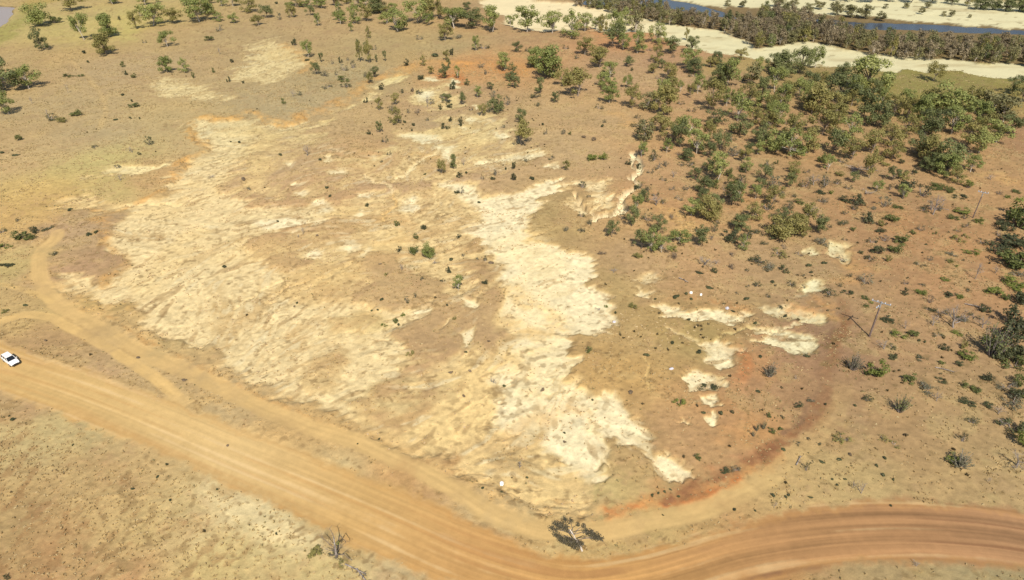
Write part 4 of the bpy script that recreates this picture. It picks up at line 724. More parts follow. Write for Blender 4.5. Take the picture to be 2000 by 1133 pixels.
# ================================================================= PLANTS: planting and naming
CODE = {'g': 'green', 'd': 'dark', 'o': 'olive', 'b': 'bright', 'n': 'brownish', 's': 'straw'}
PLACES = [(20,150,'at the left edge below the pond'),(85,60,'just right of the muddy pond'),(200,70,'in the grove right of the pond'),(330,25,'in the woodland along the top left'),
(345,125,'above the small pale scar, top left'),(440,110,'left of the round pale scar'),(120,225,'on the bare slope below the pond'),(260,240,'by the pale scar\'s left rim'),
(30,460,'beside the track bend at the left edge'),(240,340,'beside the thin pale strip, upper left'),(150,460,'on the orange ground left of the big scar'),(620,130,'just right of the round pale scar'),(720,110,'on the tan slope above the orange rim'),
(590,25,'along the top edge left of centre'),(760,40,'in the top middle grove'),(920,50,'in the grove left of the sandbank'),(1080,50,'in the row before the upper sandbank'),(880,150,'by the orange gully head'),
(770,245,'below the orange gully rim'),(860,215,'among scrub below the orange gully head'),(1080,140,'right of the orange gully head'),(1200,80,'beside the upper end of the sandbank'),(1340,95,'on the near shore of the sandbank'),(1180,185,'in the open woods above the looping rill'),
(1300,215,'in the woods right of the rill'),(1430,150,'in the woods below the sandbank middle'),(1420,230,'in the right woods, left part'),(1550,130,'at the wood edge under the sandbank'),(1580,230,'in the middle of the right woods'),(1700,180,'by the big tree under the sandbank'),
(1690,260,'at the right woods\' lower edge'),(1860,240,'in the dense stand at upper right'),(1960,210,'at the upper right edge by the sandbank'),(1880,340,'below the dense stand at upper right'),(1020,260,'on the slope left of the looping rill'),(1080,320,'beside the thin white strips, upper middle'),(1160,310,'on the smooth slope beside the looping rill'),
(1245,350,'along the white looping rill'),(1320,330,'just right of the white looping rill'),(1430,350,'below the right woods, left part'),(1260,470,'at the clump below the looping rill'),(1380,420,'on the red slope right of the rill'),(1440,470,'above the small white scars, right'),(1540,440,'on the red slope in right middle'),
(1600,380,'under the right woods on red soil'),(1720,380,'below the right woods, middle'),(1890,420,'around the farther power pole'),(1980,480,'at the right edge in the thickets'),(1750,490,'beside the twin wheel tracks, right'),(1600,490,'by the fan shaped white scar, right'),(1480,520,'in the scrub left of the fan scar'),
(1370,520,'on the slope above the long white strip'),(1630,570,'above the orange cut near the pole'),(1700,600,'beside the nearer power pole'),(1860,610,'by the fallen timber right of the pole'),(1960,660,'in the dark thicket, right edge'),(1760,660,'just below the nearer power pole'),(1700,740,'right of the dark rutted track'),
(1500,730,'beside the red washout below the pole'),(1800,770,'on the open red flat, lower right'),(1950,790,'in the line of scrub, lower right edge'),(1490,840,'inside the track bend, lower right'),(1650,870,'on the grassy slope inside the lower right'),(1870,900,'above the big bend of the road'),(1660,950,'above the road, right of the track'),(1540,980,'between track and road, lower right'),
(1780,1110,'below the main road, lower right'),(900,340,'at the head of the bright clay'),(800,300,'among white slivers, upper middle'),(620,300,'in the tan patch, upper left of scar'),(440,330,'on the upper part of the cream scar'),(600,460,'among pale patches left of centre'),(700,400,'beside the white slivers left of centre'),(820,490,'in the green cluster at picture centre'),(780,600,'on the rill lines left of centre'),
(900,550,'left edge of the bright clay, centre'),(960,370,'above the bright clay, centre'),(1120,440,'on the grey dome beside the bright clay'),(1200,520,'right side of the bright clay'),(1180,600,'at the right lip of the bright clay'),(1330,580,'above the long white strip, right centre'),(1400,630,'on the long white strip, right centre'),(1260,690,'on the tan flat right of the clay'),
(1350,790,'below the small white scars, right'),(900,730,'on the lower clay slope, centre'),(1020,920,'on the tan island, bottom of the scar'),(1110,830,'on the lower bright clay'),(1310,960,'along the orange cut, bottom of scar'),(1400,910,'near the orange cut beside the track'),(950,950,'near the white litter, bottom of scar'),(260,940,'on the dry grass field, lower left'),(30,820,'on the field edge, far left'),
(618,1090,'beside the dead tree below the road'),(740,860,'on the strip between road and track'),(300,720,'between the road and track, left'),(400,800,'between road and track, lower left'),(30,600,'at the junction, left edge'),(440,520,'on the lower cream scar, left'),(1800,15,'on the far bank beyond the river'),(1950,15,'in the far tree line beyond the river'),(1620,20,'at the water edge beyond the thicket')]
KW = {'G': ('gum_tree', ['open crowned', 'loose crowned', 'airy'], 'gum tree', 'tree'), 'B': ('gum_tree', ['dense crowned', 'thick crowned', 'bushy'], 'gum tree', 'tree'), 'R': ('paperbark_tree', ['wispy'], 'paperbark tree', 'tree'),
      'S': ('shrub', ['leafy', 'rounded', 'bushy'], 'shrub', 'shrub'), 'P': ('sparse_bush', [], 'sparse bush', 'bush'), 'U': ('shrub', ['upright plumed'], 'shrub', 'shrub'), 'D': ('dead_tree', ['bare branched'], 'dead tree', 'dead tree'), 'T': ('plant_tuft', [], 'low tuft', 'tuft')}
CW = {'green': 'green', 'dark': 'dark green', 'olive': 'olive', 'bright': 'bright green', 'brownish': 'brown green', 'straw': 'brown', 'grey': 'grey green', 'brown': 'brown'}
GROUPS = {'tree': 'trees of the open woodland', 'shrub': 'shrubs scattered over the slopes', 'dead tree': 'dead trees and bleached branches', 'bush': 'sparse bushes scattered over the slopes', 'tuft': 'low tufts dotted on bare soil'}
ORD = ['leftmost', 'second from left', 'third from left', 'fourth from left', 'fifth from left', 'sixth from left', 'seventh from left', 'eighth from left', 'ninth from left', 'tenth from left']
DEPTHW = [['', '', ''], ['farther row,', 'nearer row,'], ['farthest row,', 'middle row,', 'nearest row,'], ['farthest row,', 'second row back,', 'third row back,', 'nearest row,']]
prd = random.Random(77)
def plant_at(px, py, wp, hp, code):
    k, c = code[0], CODE[code[1]] if code[1] in CODE else 'green'
    pm_, a = ppm(px, py); bush = k in 'SPUT'
    W_ = wp/pm_; hp_m = hp/pm_
    if bush or k == 'D':
        if bush and k != 'U': px, py = px, py-0.30*wp*math.sin(a)
        H_ = math.sqrt(max(hp_m**2-(W_*0.8*math.sin(a))**2, (0.45*min(W_, hp_m))**2))/math.cos(a)
    else:
        H_ = math.sqrt(max(hp_m**2-(W_*0.35*math.sin(a))**2, (0.6*hp_m)**2))/math.cos(a)
        H_ = min(max(H_*1.08, W_*0.82), 15)
        W_ *= 1.12
    if k == 'G': key = 'gum_'+(c if c in ('green', 'dark', 'olive') else 'green')
    elif k == 'B': key = 'big_'+(c if c in ('green', 'dark', 'olive') else 'green')
    elif k == 'R': key = 'riv_brownish'; W_ *= 1.1
    elif k == 'S': key = 'shr_'+(c if c in ('green', 'bright', 'dark', 'olive') else 'green')
    elif k == 'P': c = {'green': 'grey', 'bright': 'olive'}.get(c, c); key = 'spa_'+c
    elif k == 'U': c = {'green': 'grey'}.get(c, c); key = 'plu_'+c
    elif k == 'D': c = 'grey'; key = 'dead'
    else: c = {'green': 'olive'}.get(c, c); key = 'tuf_'+c; W_ *= 1.15; H_ *= 1.1
    if px > 1900 and 420 < py < 900 and bush: W_ *= 1.25; H_ *= 1.3
    gx, gy = G(px, py)
    return dict(px=px, py=py, x=gx, y=gy, w=W_, h=H_, k=k, c=c, key=key)
def place(r, label, cat, group, name=None):
    mods = MODELS[r['key']]; a, b, cn, tn = mods[prd.randrange(len(mods))]
    nm = name or KW[r['k']][0]; rz = prd.uniform(0, 6.283); z = HZ(r['x'], r['y'])-0.03
    if b is None and cn is None:
        o = bpy.data.objects.new(nm, a); COL.objects.link(o)
        o.location = (r['x'], r['y'], z); o.rotation_euler = (0, 0, rz); o.scale = (r['w']*prd.uniform(0.6, 1.25), r['w']*prd.uniform(0.5, 1.0), r['h']*prd.uniform(0.6, 1.2))
        tag(o, label, cat, group); return o
    e = empty(nm, (r['x'], r['y'], z), rz); tag(e, label, cat, group)
    sy = prd.uniform(0.85, 1.12)
    for me, n_ in ((a, cn), (b, tn)):
        if me is None or (len(me.vertices) == 0): continue
        o = bpy.data.objects.new(n_, me); COL.objects.link(o); o.parent = e; o.scale = (r['w'], r['w']*sy, r['h'])
    return e
def ordw(i, n): return '' if n == 1 else (ORD[i] if i < len(ORD) else 'eleventh from left')
recs = []
for blk in (TREES, BUSHES, FAR):
    for it in blk.replace('\n', '|').split('|'):
        it = it.split()
        if len(it) != 5: continue
        recs.append(plant_at(*map(float, it[:4]), it[4]))
def inside(x, y, poly):
    ins = False; n = len(poly)
    for i in range(n):
        ax_, ay_ = poly[i]; bx_, by_ = poly[(i+1) % n]
        if (ay_ > y) != (by_ > y) and x < (bx_-ax_)*(y-ay_)/(by_-ay_)+ax_: ins = not ins
    return ins
# the younger trees and scrub filling the woods between the surveyed ones
frd = random.Random(31)
def fill(poly, n, codes, wr, hr, gap):
    k = 0
    for _ in range(n*40):
        if k >= n: break
        px, py = frd.uniform(min(p[0] for p in poly), max(p[0] for p in poly)), frd.uniform(min(p[1] for p in poly), max(p[1] for p in poly))
        if not inside(px, py, poly): continue
        s_ = ppm(px, py)[0]/4.5; r = plant_at(px, py, frd.uniform(*wr)*s_, frd.uniform(*hr)*s_, frd.choice(codes))
        if all((r['x']-q['x'])**2+(r['y']-q['y'])**2 > gap*gap for q in recs): recs.append(r); k += 1
fill([(1180,60),(1260,90),(1340,125),(1500,130),(1700,190),(1960,210),(1990,240),(1900,330),(1700,330),(1560,300),(1400,310),(1260,270),(1200,190),(1120,140)], 34, ['Gg', 'Go', 'Gd', 'Gg', 'Bo'], (22, 38), (26, 42), 4.5)
fill([(240,2),(1000,2),(1000,55),(700,50),(560,40),(240,45)], 26, ['Gg', 'Go', 'Gg', 'Gd'], (22, 38), (22, 34), 5.0)
fill([(1250,290),(1500,300),(1850,340),(1800,400),(1640,440),(1560,500),(1450,520),(1330,480),(1240,440)], 46, ['Go', 'Gd', 'Gg', 'Pd', 'Sg'], (13, 24), (15, 26), 4.0)
fill([(700,90),(1000,120),(1050,230),(880,270),(760,230),(640,160)], 24, ['Gd', 'Sd', 'Pg', 'Go'], (10, 18), (14, 24), 5.0)
fill([(1260,290),(1900,340),(1990,480),(1990,860),(1850,880),(1700,640),(1640,520),(1300,560)], 44, ['Pd', 'Pg', 'Sd', 'Ps', 'So'], (7, 16), (6, 12), 3.0)
fill([(1200,60),(1500,140),(1950,220),(1900,340),(1400,320),(1210,250)], 36, ['Pd', 'Pg', 'Ps', 'Sd'], (8, 16), (7, 13), 3.0)
bk = {}
for r in recs:
    best = min(PLACES, key=lambda p: (p[0]-r['px'])**2+(1.6*(p[1]-r['py']))**2)
    bk.setdefault((best[2], r['k'] if r['k'] not in 'GB' else 'G', CW[r['c']]), []).append(r)
for (ph, k, cw), lst in bk.items():
    lst.sort(key=lambda r: r['py']); n = len(lst); nrow = min(4, 1 if n <= 5 else (n+5)//6)
    per = math.ceil(n/nrow)
    for q in range(nrow):
        row = sorted(lst[q*per:(q+1)*per], key=lambda r: r['px'])
        dw = DEPTHW[nrow-1][q] if nrow > 1 else ''
        for i, r in enumerate(row):
            kw = KW[r['k']]
            lab = f"{cw} {kw[2]} {ph}, {dw+' ' if dw else ''}{ordw(i, len(row))}"
            if len(row) == 1 and not dw: lab = lab.rstrip(', ')
            if r['k'] == 'D': lab = f"grey bare {kw[2]} {ph}, {dw+' ' if dw else ''}{ordw(i, len(row))}"
            lab = lab.strip().rstrip(',').strip()
            if len(lab.split()) > 16: lab = lab.replace('left part, ', '').replace(' row,', ',').replace('looping ', '')[:200]; lab = ' '.join(lab.split()[:16])
            place(r, lab, kw[3], GROUPS[kw[3]])
# ---- the paperbark thicket along the river channel
def inside(x, y, poly):
    ins = False; n = len(poly)
    for i in range(n):
        ax_, ay_ = poly[i]; bx_, by_ = poly[(i+1) % n]
        if (ay_ > y) != (by_ > y) and x < (bx_-ax_)*(y-ay_)/(by_-ay_)+ax_: ins = not ins
    return ins
TH = [(1110,8),(1180,18),(1250,32),(1300,44),(1350,50),(1400,56),(1450,74),(1480,93),(1530,85),(1580,77),(1650,92),(1700,103),(1780,111),(1860,116),(2000,126),(2060,132),(2080,104),(2000,94),(1900,88),(1800,84),(1700,78),(1640,62),(1590,44),(1560,32),(1500,22),(1470,44),(1400,42),(1330,36),(1280,20),(1250,12),(1180,6)]
thw = [G(*p) for p in TH]; pts = []; trd = random.Random(5)
xs = [p[0] for p in thw]; ys = [p[1] for p in thw]
for _ in range(60000):
    if len(pts) >= 292: break
    x, y = trd.uniform(min(xs), max(xs)), trd.uniform(min(ys), max(ys))
    if inside(x, y, thw) and all((x-a)**2+((y-b)*0.8)**2 > 4.2**2 for a, b in pts): pts.append((x, y))
TP = ['at the thicket\'s left end', 'in the left part of the thicket', 'at the thicket\'s middle', 'in the right part of the thicket', 'at the thicket\'s right end']
x0t, x1t = min(xs), max(xs)
for (x, y) in pts:
    c = trd.choices(['brown', 'brownish', 'olive', 'dark'], [0.5, 0.33, 0.09, 0.08])[0]
    r = dict(x=x, y=y, w=trd.uniform(5.0, 8.5), h=trd.uniform(6.0, 10.5), k='R', c=c, key='riv_'+c)
    seg = TP[min(4, int((x-x0t)/(x1t-x0t)*5))]
    place(r, f"{CW[c]} wispy paperbark tree {seg} between sandbank and river", 'tree', f'{CW[c]} paperbarks {seg}')
print('plants', len(recs), 'thicket', len(pts))
# ================================================================= CAR, POLES, HAND BUILT TREES, LITTER
def paint(name, col, rough, metal=0.0, var=0.06):
    m, t, b = mat_base(name); no = t.nodes.new('ShaderNodeTexNoise'); no.inputs['Scale'].default_value = 4; no.inputs['Detail'].default_value = 4
    tc = t.nodes.new('ShaderNodeTexCoord'); t.links.new(tc.outputs['Object'], no.inputs['Vector'])
    ra = t.nodes.new('ShaderNodeValToRGB'); ra.color_ramp.elements[0].color = (*[c*(1-var) for c in col], 1); ra.color_ramp.elements[1].color = (*[min(1, c*(1+var)) for c in col], 1)
    t.links.new(no.outputs['Fac'], ra.inputs[0]); t.links.new(ra.outputs[0], b.inputs['Base Color'])
    b.inputs['Roughness'].default_value = rough; b.inputs['Metallic'].default_value = metal; return m
M_WH = paint('white_car_paint', (0.80, 0.80, 0.79), 0.25); M_GL = paint('dark_window_glass', (0.015, 0.018, 0.022), 0.08)
M_BL = paint('black_plastic', (0.02, 0.02, 0.02), 0.6); M_TY = paint('tyre_rubber', (0.025, 0.025, 0.025), 0.85); M_RM = paint('alloy_rim', (0.45, 0.45, 0.46), 0.35, 0.8)
M_LP = paint('lamp_glass', (0.55, 0.57, 0.6), 0.1); M_RL = paint('tail_lamp_glass', (0.4, 0.02, 0.02), 0.2)
def loft(secs, cap=True):                            # secs: list of rings of points
    V = [p for s in secs for p in s]; n = len(secs[0]); Fc = []
    for i in range(len(secs)-1):
        for j in range(n):
            a = i*n+j; b = i*n+(j+1) % n; Fc.append((a, b, b+n, a+n))
    if cap: Fc.append(tuple(range(n-1, -1, -1))); Fc.append(tuple((len(secs)-1)*n+j for j in range(n)))
    return V, Fc
def bevel_smooth(o, wd=0.03, seg=2):
    md = o.modifiers.new('bevel', 'BEVEL'); md.width = wd; md.segments = seg; md.limit_method = 'ANGLE'; md.angle_limit = R(35)
def box(cx, cy, cz, sx, sy, sz):
    x, y, z = sx/2, sy/2, sz/2
    V = [(cx+a*x, cy+b*y, cz+c*z) for a in (-1, 1) for b in (-1, 1) for c in (-1, 1)]
    return V, [(0, 1, 3, 2), (4, 6, 7, 5), (0, 4, 5, 1), (2, 3, 7, 6), (0, 2, 6, 4), (1, 5, 7, 3)]
def join(*ms):
    V, Fc = [], []
    for v, f in ms:
        b = len(V); V += v; Fc += [tuple(i+b for i in q) for q in f]
    return V, Fc
p0 = G(9, 691); p1 = G(40, 714); ang_c = math.atan2(p1[1]-p0[1], p1[0]-p0[0]); cc_ = G(23, 708)
car = empty('parked_car', (cc_[0], cc_[1], HZ(*cc_)), ang_c); car.scale = (0.86, 0.86, 0.86); tag(car, 'white wagon with dark windscreen driving on the dirt road, far left', 'car')
def ring(x, hw, z0, z1, tuck=0.04):                   # body cross section
    return [(x, -hw+tuck, z0), (x, -hw, z0+0.18), (x, -hw, z1-0.12), (x, -hw+0.07, z1), (x, hw-0.07, z1), (x, hw, z1-0.12), (x, hw, z0+0.18), (x, hw-tuck, z0)]
body = loft([ring(-2.38, 0.78, 0.42, 0.98), ring(-2.25, 0.88, 0.34, 1.03), ring(-1.0, 0.93, 0.30, 1.04), ring(0.6, 0.93, 0.30, 1.03), ring(1.5, 0.91, 0.32, 0.97), ring(2.15, 0.86, 0.36, 0.86), ring(2.36, 0.74, 0.42, 0.74)])
ob = link('body', mesh_from('car_body', *body, M_WH), car); bevel_smooth(ob, 0.04)
roof = loft([[(-2.0, -0.66, 1.55), (-2.0, 0.66, 1.55), (-2.0, 0.66, 1.60), (-2.0, -0.66, 1.60)], [(-0.9, -0.68, 1.60), (-0.9, 0.68, 1.60), (-0.9, 0.66, 1.67), (-0.9, -0.66, 1.67)], [(0.2, -0.66, 1.56), (0.2, 0.66, 1.56), (0.2, 0.64, 1.62), (0.2, -0.64, 1.62)]])
ro = link('roof', mesh_from('car_roof', *roof, M_WH), car); bevel_smooth(ro, 0.02)
for s in (-1, 1):                                     # pillars and side glass
    for (xb, xt) in ((-2.2, -2.0), (-1.25, -1.2), (-0.35, -0.38), (1.02, 0.2)):
        v, f = [], []; tube(v, f, (xb, s*0.84, 1.02), (xt, s*0.66, 1.57), 0.045, 0.04, 6); link('pillar', mesh_from('car_pillar', v, f, M_WH), car)
    sg_ = loft([[(-2.14, s*0.82, 1.03), (0.92, s*0.82, 1.03), (0.90, s*0.80, 1.03), (-2.12, s*0.80, 1.03)], [(-1.98, s*0.665, 1.57), (0.22, s*0.665, 1.57), (0.20, s*0.645, 1.57), (-1.96, s*0.645, 1.57)]])
    link('side_window', mesh_from('car_side_glass', *sg_, M_GL), car)
    hl = box(2.26, s*0.62, 0.68, 0.12, 0.26, 0.14); link('headlight', mesh_from('car_headlight', *hl, M_LP), car)
    tl = box(-2.36, s*0.70, 0.85, 0.06, 0.14, 0.26); link('tail_light', mesh_from('car_tail_light', *tl, M_RL), car)
    mr = box(0.85, s*1.0, 1.08, 0.12, 0.18, 0.13); link('wing_mirror', mesh_from('car_mirror', *mr, M_WH), car)
ws = loft([[(1.04, -0.78, 1.02), (1.04, 0.78, 1.02), (1.01, 0.78, 1.02), (1.01, -0.78, 1.02)], [(0.24, -0.62, 1.57), (0.24, 0.62, 1.57), (0.21, 0.62, 1.57), (0.21, -0.62, 1.57)]]); link('windscreen', mesh_from('car_windscreen', *ws, M_GL), car)
rw = loft([[(-2.24, -0.78, 1.02), (-2.24, 0.78, 1.02), (-2.20, 0.78, 1.02), (-2.20, -0.78, 1.02)], [(-2.02, -0.62, 1.56), (-2.02, 0.62, 1.56), (-1.98, 0.62, 1.56), (-1.98, -0.62, 1.56)]]); link('rear_window', mesh_from('car_rear_glass', *rw, M_GL), car)
bm_ = box(2.36, 0, 0.50, 0.14, 1.55, 0.30); fb = link('front_bumper', mesh_from('car_front_bumper', *bm_, M_BL), car); bevel_smooth(fb, 0.04)
gr_ = box(2.375, 0, 0.69, 0.05, 0.8, 0.10); link('grille', mesh_from('car_grille', *gr_, M_BL), car)
rb_ = box(-2.40, 0, 0.50, 0.10, 1.5, 0.24); link('rear_bumper', mesh_from('car_rear_bumper', *rb_, M_BL), car)
for wx_ in (-1.45, 1.42):
    for s in (-1, 1):
        v, f = [], []; tube(v, f, (wx_, s*0.74, 0.36), (wx_, s*0.95, 0.36), 0.36, 0.36, 20); f.append(tuple(range(19, -1, -1))); f.append(tuple(range(20, 40)))
        wh = link('wheel', mesh_from('car_tyre', v, f, M_TY), car)
        v, f = [], []; tube(v, f, (wx_, s*0.945, 0.36), (wx_, s*0.962, 0.36), 0.21, 0.20, 14); f.append(tuple(range(13, -1, -1))); f.append(tuple(range(14, 28)))
        link('rim', mesh_from('car_rim', v, f, M_RM), wh)
# ---- power poles
M_PW = bark_mat('weathered_pole_timber', (0.11, 0.075, 0.065), (0.20, 0.15, 0.13)); M_GV = paint('galvanised_steel', (0.42, 0.45, 0.48), 0.5, 0.6); M_IN = paint('pale_porcelain', (0.55, 0.6, 0.66), 0.3)
def pole(px, py, h, label, arms, r0=0.19):
    x, y = G(px, py); e = empty('power_pole', (x, y, HZ(x, y)-0.05)); tag(e, label, 'power pole', 'power poles on the right flat')
    v, f = [], []; tube(v, f, (0, 0, -0.3), (0, 0, h*0.84), r0, r0*0.74, 12, 0, None, 3); link('post', mesh_from('pole_post', v, f, M_PW, True), e)
    v, f = [], []; tube(v, f, (0, 0, h*0.84), (0, 0, h+0.15), r0*0.70, r0*0.62, 12); f.append(tuple(range(12, 24))); link('steel_cap', mesh_from('pole_cap', v, f, M_GV), e)
    for (an, z, ln) in arms:
        bx_ = box(0, 0, 0, ln, 0.13, 0.15); o = link('crossarm', mesh_from('pole_crossarm', *bx_, M_GV), e); o.location = (-math.sin(an)*0.17, math.cos(an)*0.17, z); o.rotation_euler = (0, 0, an)
        for q in (-0.47, -0.2, 0.2, 0.47):
            v, f = [], []
            for k_ in range(3): tube(v, f, (q*ln, 0, 0.08+k_*0.09), (q*ln, 0, 0.15+k_*0.09), 0.085, 0.05, 8); f.append(tuple(range(len(v)-8, len(v))))
            link('insulator', mesh_from('pole_insulator', v, f, M_IN), o)
    return e
a1 = math.atan2(-1.8, 2.7)
pole(1698, 657, 8.1, 'nearer brown timber power pole with grey crossarms, right of the orange cut', [(a1, 7.9, 3.3), (a1+1.3, 7.2, 2.4)])
pole(1900, 426, 7.2, 'farther thin grey power pole beside bright green shrubs, upper right', [(a1, 7.1, 2.2)], 0.15)
# ---- leaning live tree at the fork of road and track
def sub(parent, name, vf, mat, sm=False): return link(name, mesh_from(parent.name+'_'+name, vf[0], vf[1], mat, sm), parent)
rdl = random.Random(9)
x, y = G(1137, 1074); lt = empty('gum_tree', (x, y, HZ(x, y))); tag(lt, 'leaning white trunked tree with dark ragged foliage, where track meets main road', 'tree')
tv, tf, bv, bf, fv, ff = [], [], [], [], [], []
tp = [(0, 0, -.05), (-0.28, 0.25, 0.7), (-0.85, 0.6, 1.45), (-1.25, 0.9, 2.2), (-1.7, 1.2, 2.9)]
for i in range(4): tube(tv, tf, tp[i], tp[i+1], 0.15-0.022*i, 0.13-0.022*i, 8)
CL = [(1.9, 0.6, 2.2, .75), (1.1, 1.0, 2.6, .65), (2.5, 0.5, 1.9, .45), (-0.9, -0.5, 1.8, .7), (-1.7, -0.2, 2.1, .75), (-2.6, 0.0, 2.2, .6), (-0.2, -0.1, 1.7, .5), (-2.3, 1.6, 2.8, .7), (-3.0, 1.9, 3.0, .6), (-1.6, 2.2, 3.4, .55), (-3.7, 1.4, 2.6, .5), (0.2, 1.8, 3.0, .4), (-3.2, 0.8, 2.2, .5)]
for (a, b, c_, r_) in CL:
    st_ = tp[2] if c_ < 2.3 else tp[3]; mid_ = ((st_[0]+a)/2, (st_[1]+b)/2, (st_[2]+c_)/2+0.25)
    tube(bv, bf, st_, mid_, 0.06, 0.045, 5, .05, rdl, 2); tube(bv, bf, mid_, (a, b, c_), 0.045, 0.015, 5, .08, rdl, 2)
    leaf_cards(rdl, fv, ff, (a, b, c_), r_, int(170*r_*r_/0.4), 0.11, 0.25, 0.7)
    for _ in range(16): q_ = rv(rdl); tube(bv, bf, (a, b, c_), (a+q_[0]*r_*1.3, b+q_[1]*r_*1.3, c_+q_[2]*r_), 0.018, 0.006, 4)
sub(lt, 'trunk', (tv, tf), BK_P, True); sub(lt, 'branches', (bv, bf), BK_D, True); sub(lt, 'crown', (fv, ff), leaf_mat('browned_dark_leaves', (0.05,0.042,0.028), (0.085,0.075,0.045), (0.15,0.13,0.075)))
# ---- dead tree below the road, bottom of the picture
x, y = G(657, 1088); dt = empty('dead_tree', (x, y, HZ(x, y))); tag(dt, 'grey dead tree with forked spire below the road, bottom of the photo', 'dead tree')
tv, tf, bv, bf = [], [], [], []
tube(tv, tf, (0, 0, -.05), (0.1, 0.05, 2.2), 0.17, 0.13, 8, .03, rdl, 3); tube(tv, tf, (0.1, 0.05, 2.2), (0.15, 0.2, 4.0), 0.13, 0.07, 7, .04, rdl, 3)
def limb(a, b, r_, n_=3):
    tube(bv, bf, a, b, r_, r_*0.4, 5, .10, rdl, 4); A = Vector(a); B = Vector(b)
    for _ in range(n_):
        s_ = A.lerp(B, rdl.uniform(.35, 1)); q_ = Vector(rv(rdl))*rdl.uniform(.5, .9)+(B-A)*0.25; tube(bv, bf, s_, s_+q_, r_*0.4, r_*0.12, 4, .12, rdl, 2)
        if r_ > 0.03: tube(bv, bf, s_+q_, s_+q_+Vector(rv(rdl))*0.5, r_*0.14, 0.006, 4, .1, rdl, 1)
for (a, b, r_, n_) in [((.15, .2, 4), (-.35, .7, 5.2), .06, 5), ((.12, .1, 2.6), (1.0, .3, 4.2), .07, 4), ((1.0, .3, 4.2), (1.7, .1, 3.1), .05, 5), ((.1, .05, 2.0), (-1.1, .5, 2.9), .06, 6), ((-1.1, .5, 2.9), (-2.0, .9, 3.6), .04, 5), ((.05, 0, 1.4), (-1.3, .2, 1.6), .05, 6), ((0, 0, .8), (1.3, -.4, 1.2), .07, 6), ((1.3, -.4, 1.2), (2.3, -.9, .5), .05, 5), ((0, 0, .5), (-.6, .7, 1.2), .05, 8), ((.1, 0, 1.0), (.9, .6, 2.0), .05, 6), ((0, 0, .6), (.3, -.9, .9), .05, 6), ((0, 0, .7), (-.8, -.2, .8), .05, 8)]: limb(a, b, r_, n_)
sub(dt, 'trunk', (tv, tf), BK_G, True); sub(dt, 'branches', (bv, bf), BK_D, True)
fv, ff = [], []; leaf_cards(rdl, fv, ff, (.5, .3, 2.9), .35, 40, .09, .2); sub(dt, 'green_shoots', (fv, ff), LM['bright'])
r = plant_at(652, 1092, 28, 20, 'Pd'); place(r, 'dark tangled shrub at the foot of the dead tree below the road', 'shrub', GROUPS['shrub'])
r = plant_at(668, 1106, 26, 14, 'Po'); place(r, 'low olive shrub in front of the dead tree below the road', 'shrub', GROUPS['shrub'])
# ---- fallen branches beside it and elsewhere
def fallen(px, py, ln, rz, label, seed):
    rd = random.Random(seed); x, y = G(px, py); v, f = [], []
    e = empty('fallen_branch', (x, y, HZ(x, y)+0.05), rz); tag(e, label, 'fallen branch', 'bleached fallen timber')
    tube(v, f, (-ln/2, 0, .08), (ln/2, .1, .15), .10, .05, 7, .05, rd, 4); sub(e, 'limb', (v, f), BK_G, True); v, f = [], []
    for _ in range(12):
        t = rd.uniform(-.4, .5)*ln; q_ = Vector((rd.uniform(.2, 1), rd.uniform(-1, 1), rd.uniform(0, .6))).normalized()*rd.uniform(.25, .5)*ln*0.6
        a_ = Vector((t, 0, .12)); tube(v, f, a_, a_+q_, .035, .012, 4, .1, rd, 2)
        for _ in range(2): tube(v, f, a_+q_*.6, a_+q_*.6+Vector(rv(rd))*.3*q_.length, .012, .005, 3)
    v = [(p[0], p[1], max(p[2], .02)) for p in v]; sub(e, 'side_branches', (v, f), BK_D)
fallen(694, 1112, 3.4, -0.5, 'grey fallen branch right of the dead tree below the road', 1)
fallen(706, 1124, 2.6, -0.9, 'twiggy fallen branch at the bottom edge below the dead tree', 2)
fallen(1335, 549, 2.6, -0.9, 'thin brown fallen log above the long white strip, right centre', 3)
fallen(1880, 625, 5.0, 0.5, 'long grey fallen trunk in the fallen timber right of the pole', 4)
fallen(1905, 600, 4.0, -0.6, 'bleached fallen limb beyond the long trunk right of the pole', 5)
fallen(1845, 722, 3.0, -0.5, 'pale fallen branch on the open red flat, lower right', 6)
fallen(1690, 330, 7.0, -0.25, 'long fallen tree under the right woods beside tall thin gum', 7)
fallen(1560, 900, 2.2, 0.9, 'small fallen branch beside the track bend, lower right', 8)
# ---- pale litter and odd lumps
def lump(name, px, py, sx, sy, sz, mat, label, cat, group=None, seed=0, flat=False):
    rd = random.Random(seed); x, y = G(px, py); V, Fc = [], []; nu, nv_ = 10, 6
    for i in range(nv_+1):
        th = math.pi*i/nv_
        for j in range(nu):
            ph = 2*math.pi*j/nu; k_ = 1+rd.uniform(-.18, .18); V.append((math.copysign(abs(math.sin(th)*math.cos(ph))**0.7, math.cos(ph))*sx*k_, math.copysign(abs(math.sin(th)*math.sin(ph))**0.7, math.sin(ph))*sy*k_, max(-0.02, math.cos(th)*sz*k_)))
    for i in range(nv_):
        for j in range(nu): a_ = i*nu+j; b_ = i*nu+(j+1) % nu; Fc.append((a_, a_+nu, b_+nu, b_))
    o = link(name, mesh_from(name, V, Fc, mat)); o.location = (x, y, HZ(x, y)); o.rotation_euler = (0, 0, rd.uniform(0, 3)); tag(o, label, cat, group)
M_LT = paint('sun_bleached_white_sheet', (0.80, 0.80, 0.78), 0.5); M_LG = paint('pale_blue_grey_sheet', (0.50, 0.50, 0.55), 0.5); M_DK = paint('charred_black', (0.03, 0.02, 0.02), 0.8); M_RD2 = paint('faded_red', (0.45, 0.10, 0.08), 0.6)
lump('litter_sheet', 980, 938, .46, .30, .22, M_LT, 'bright white piece of litter on the grass above the road', 'litter', 'pale litter on bare soil', 1)
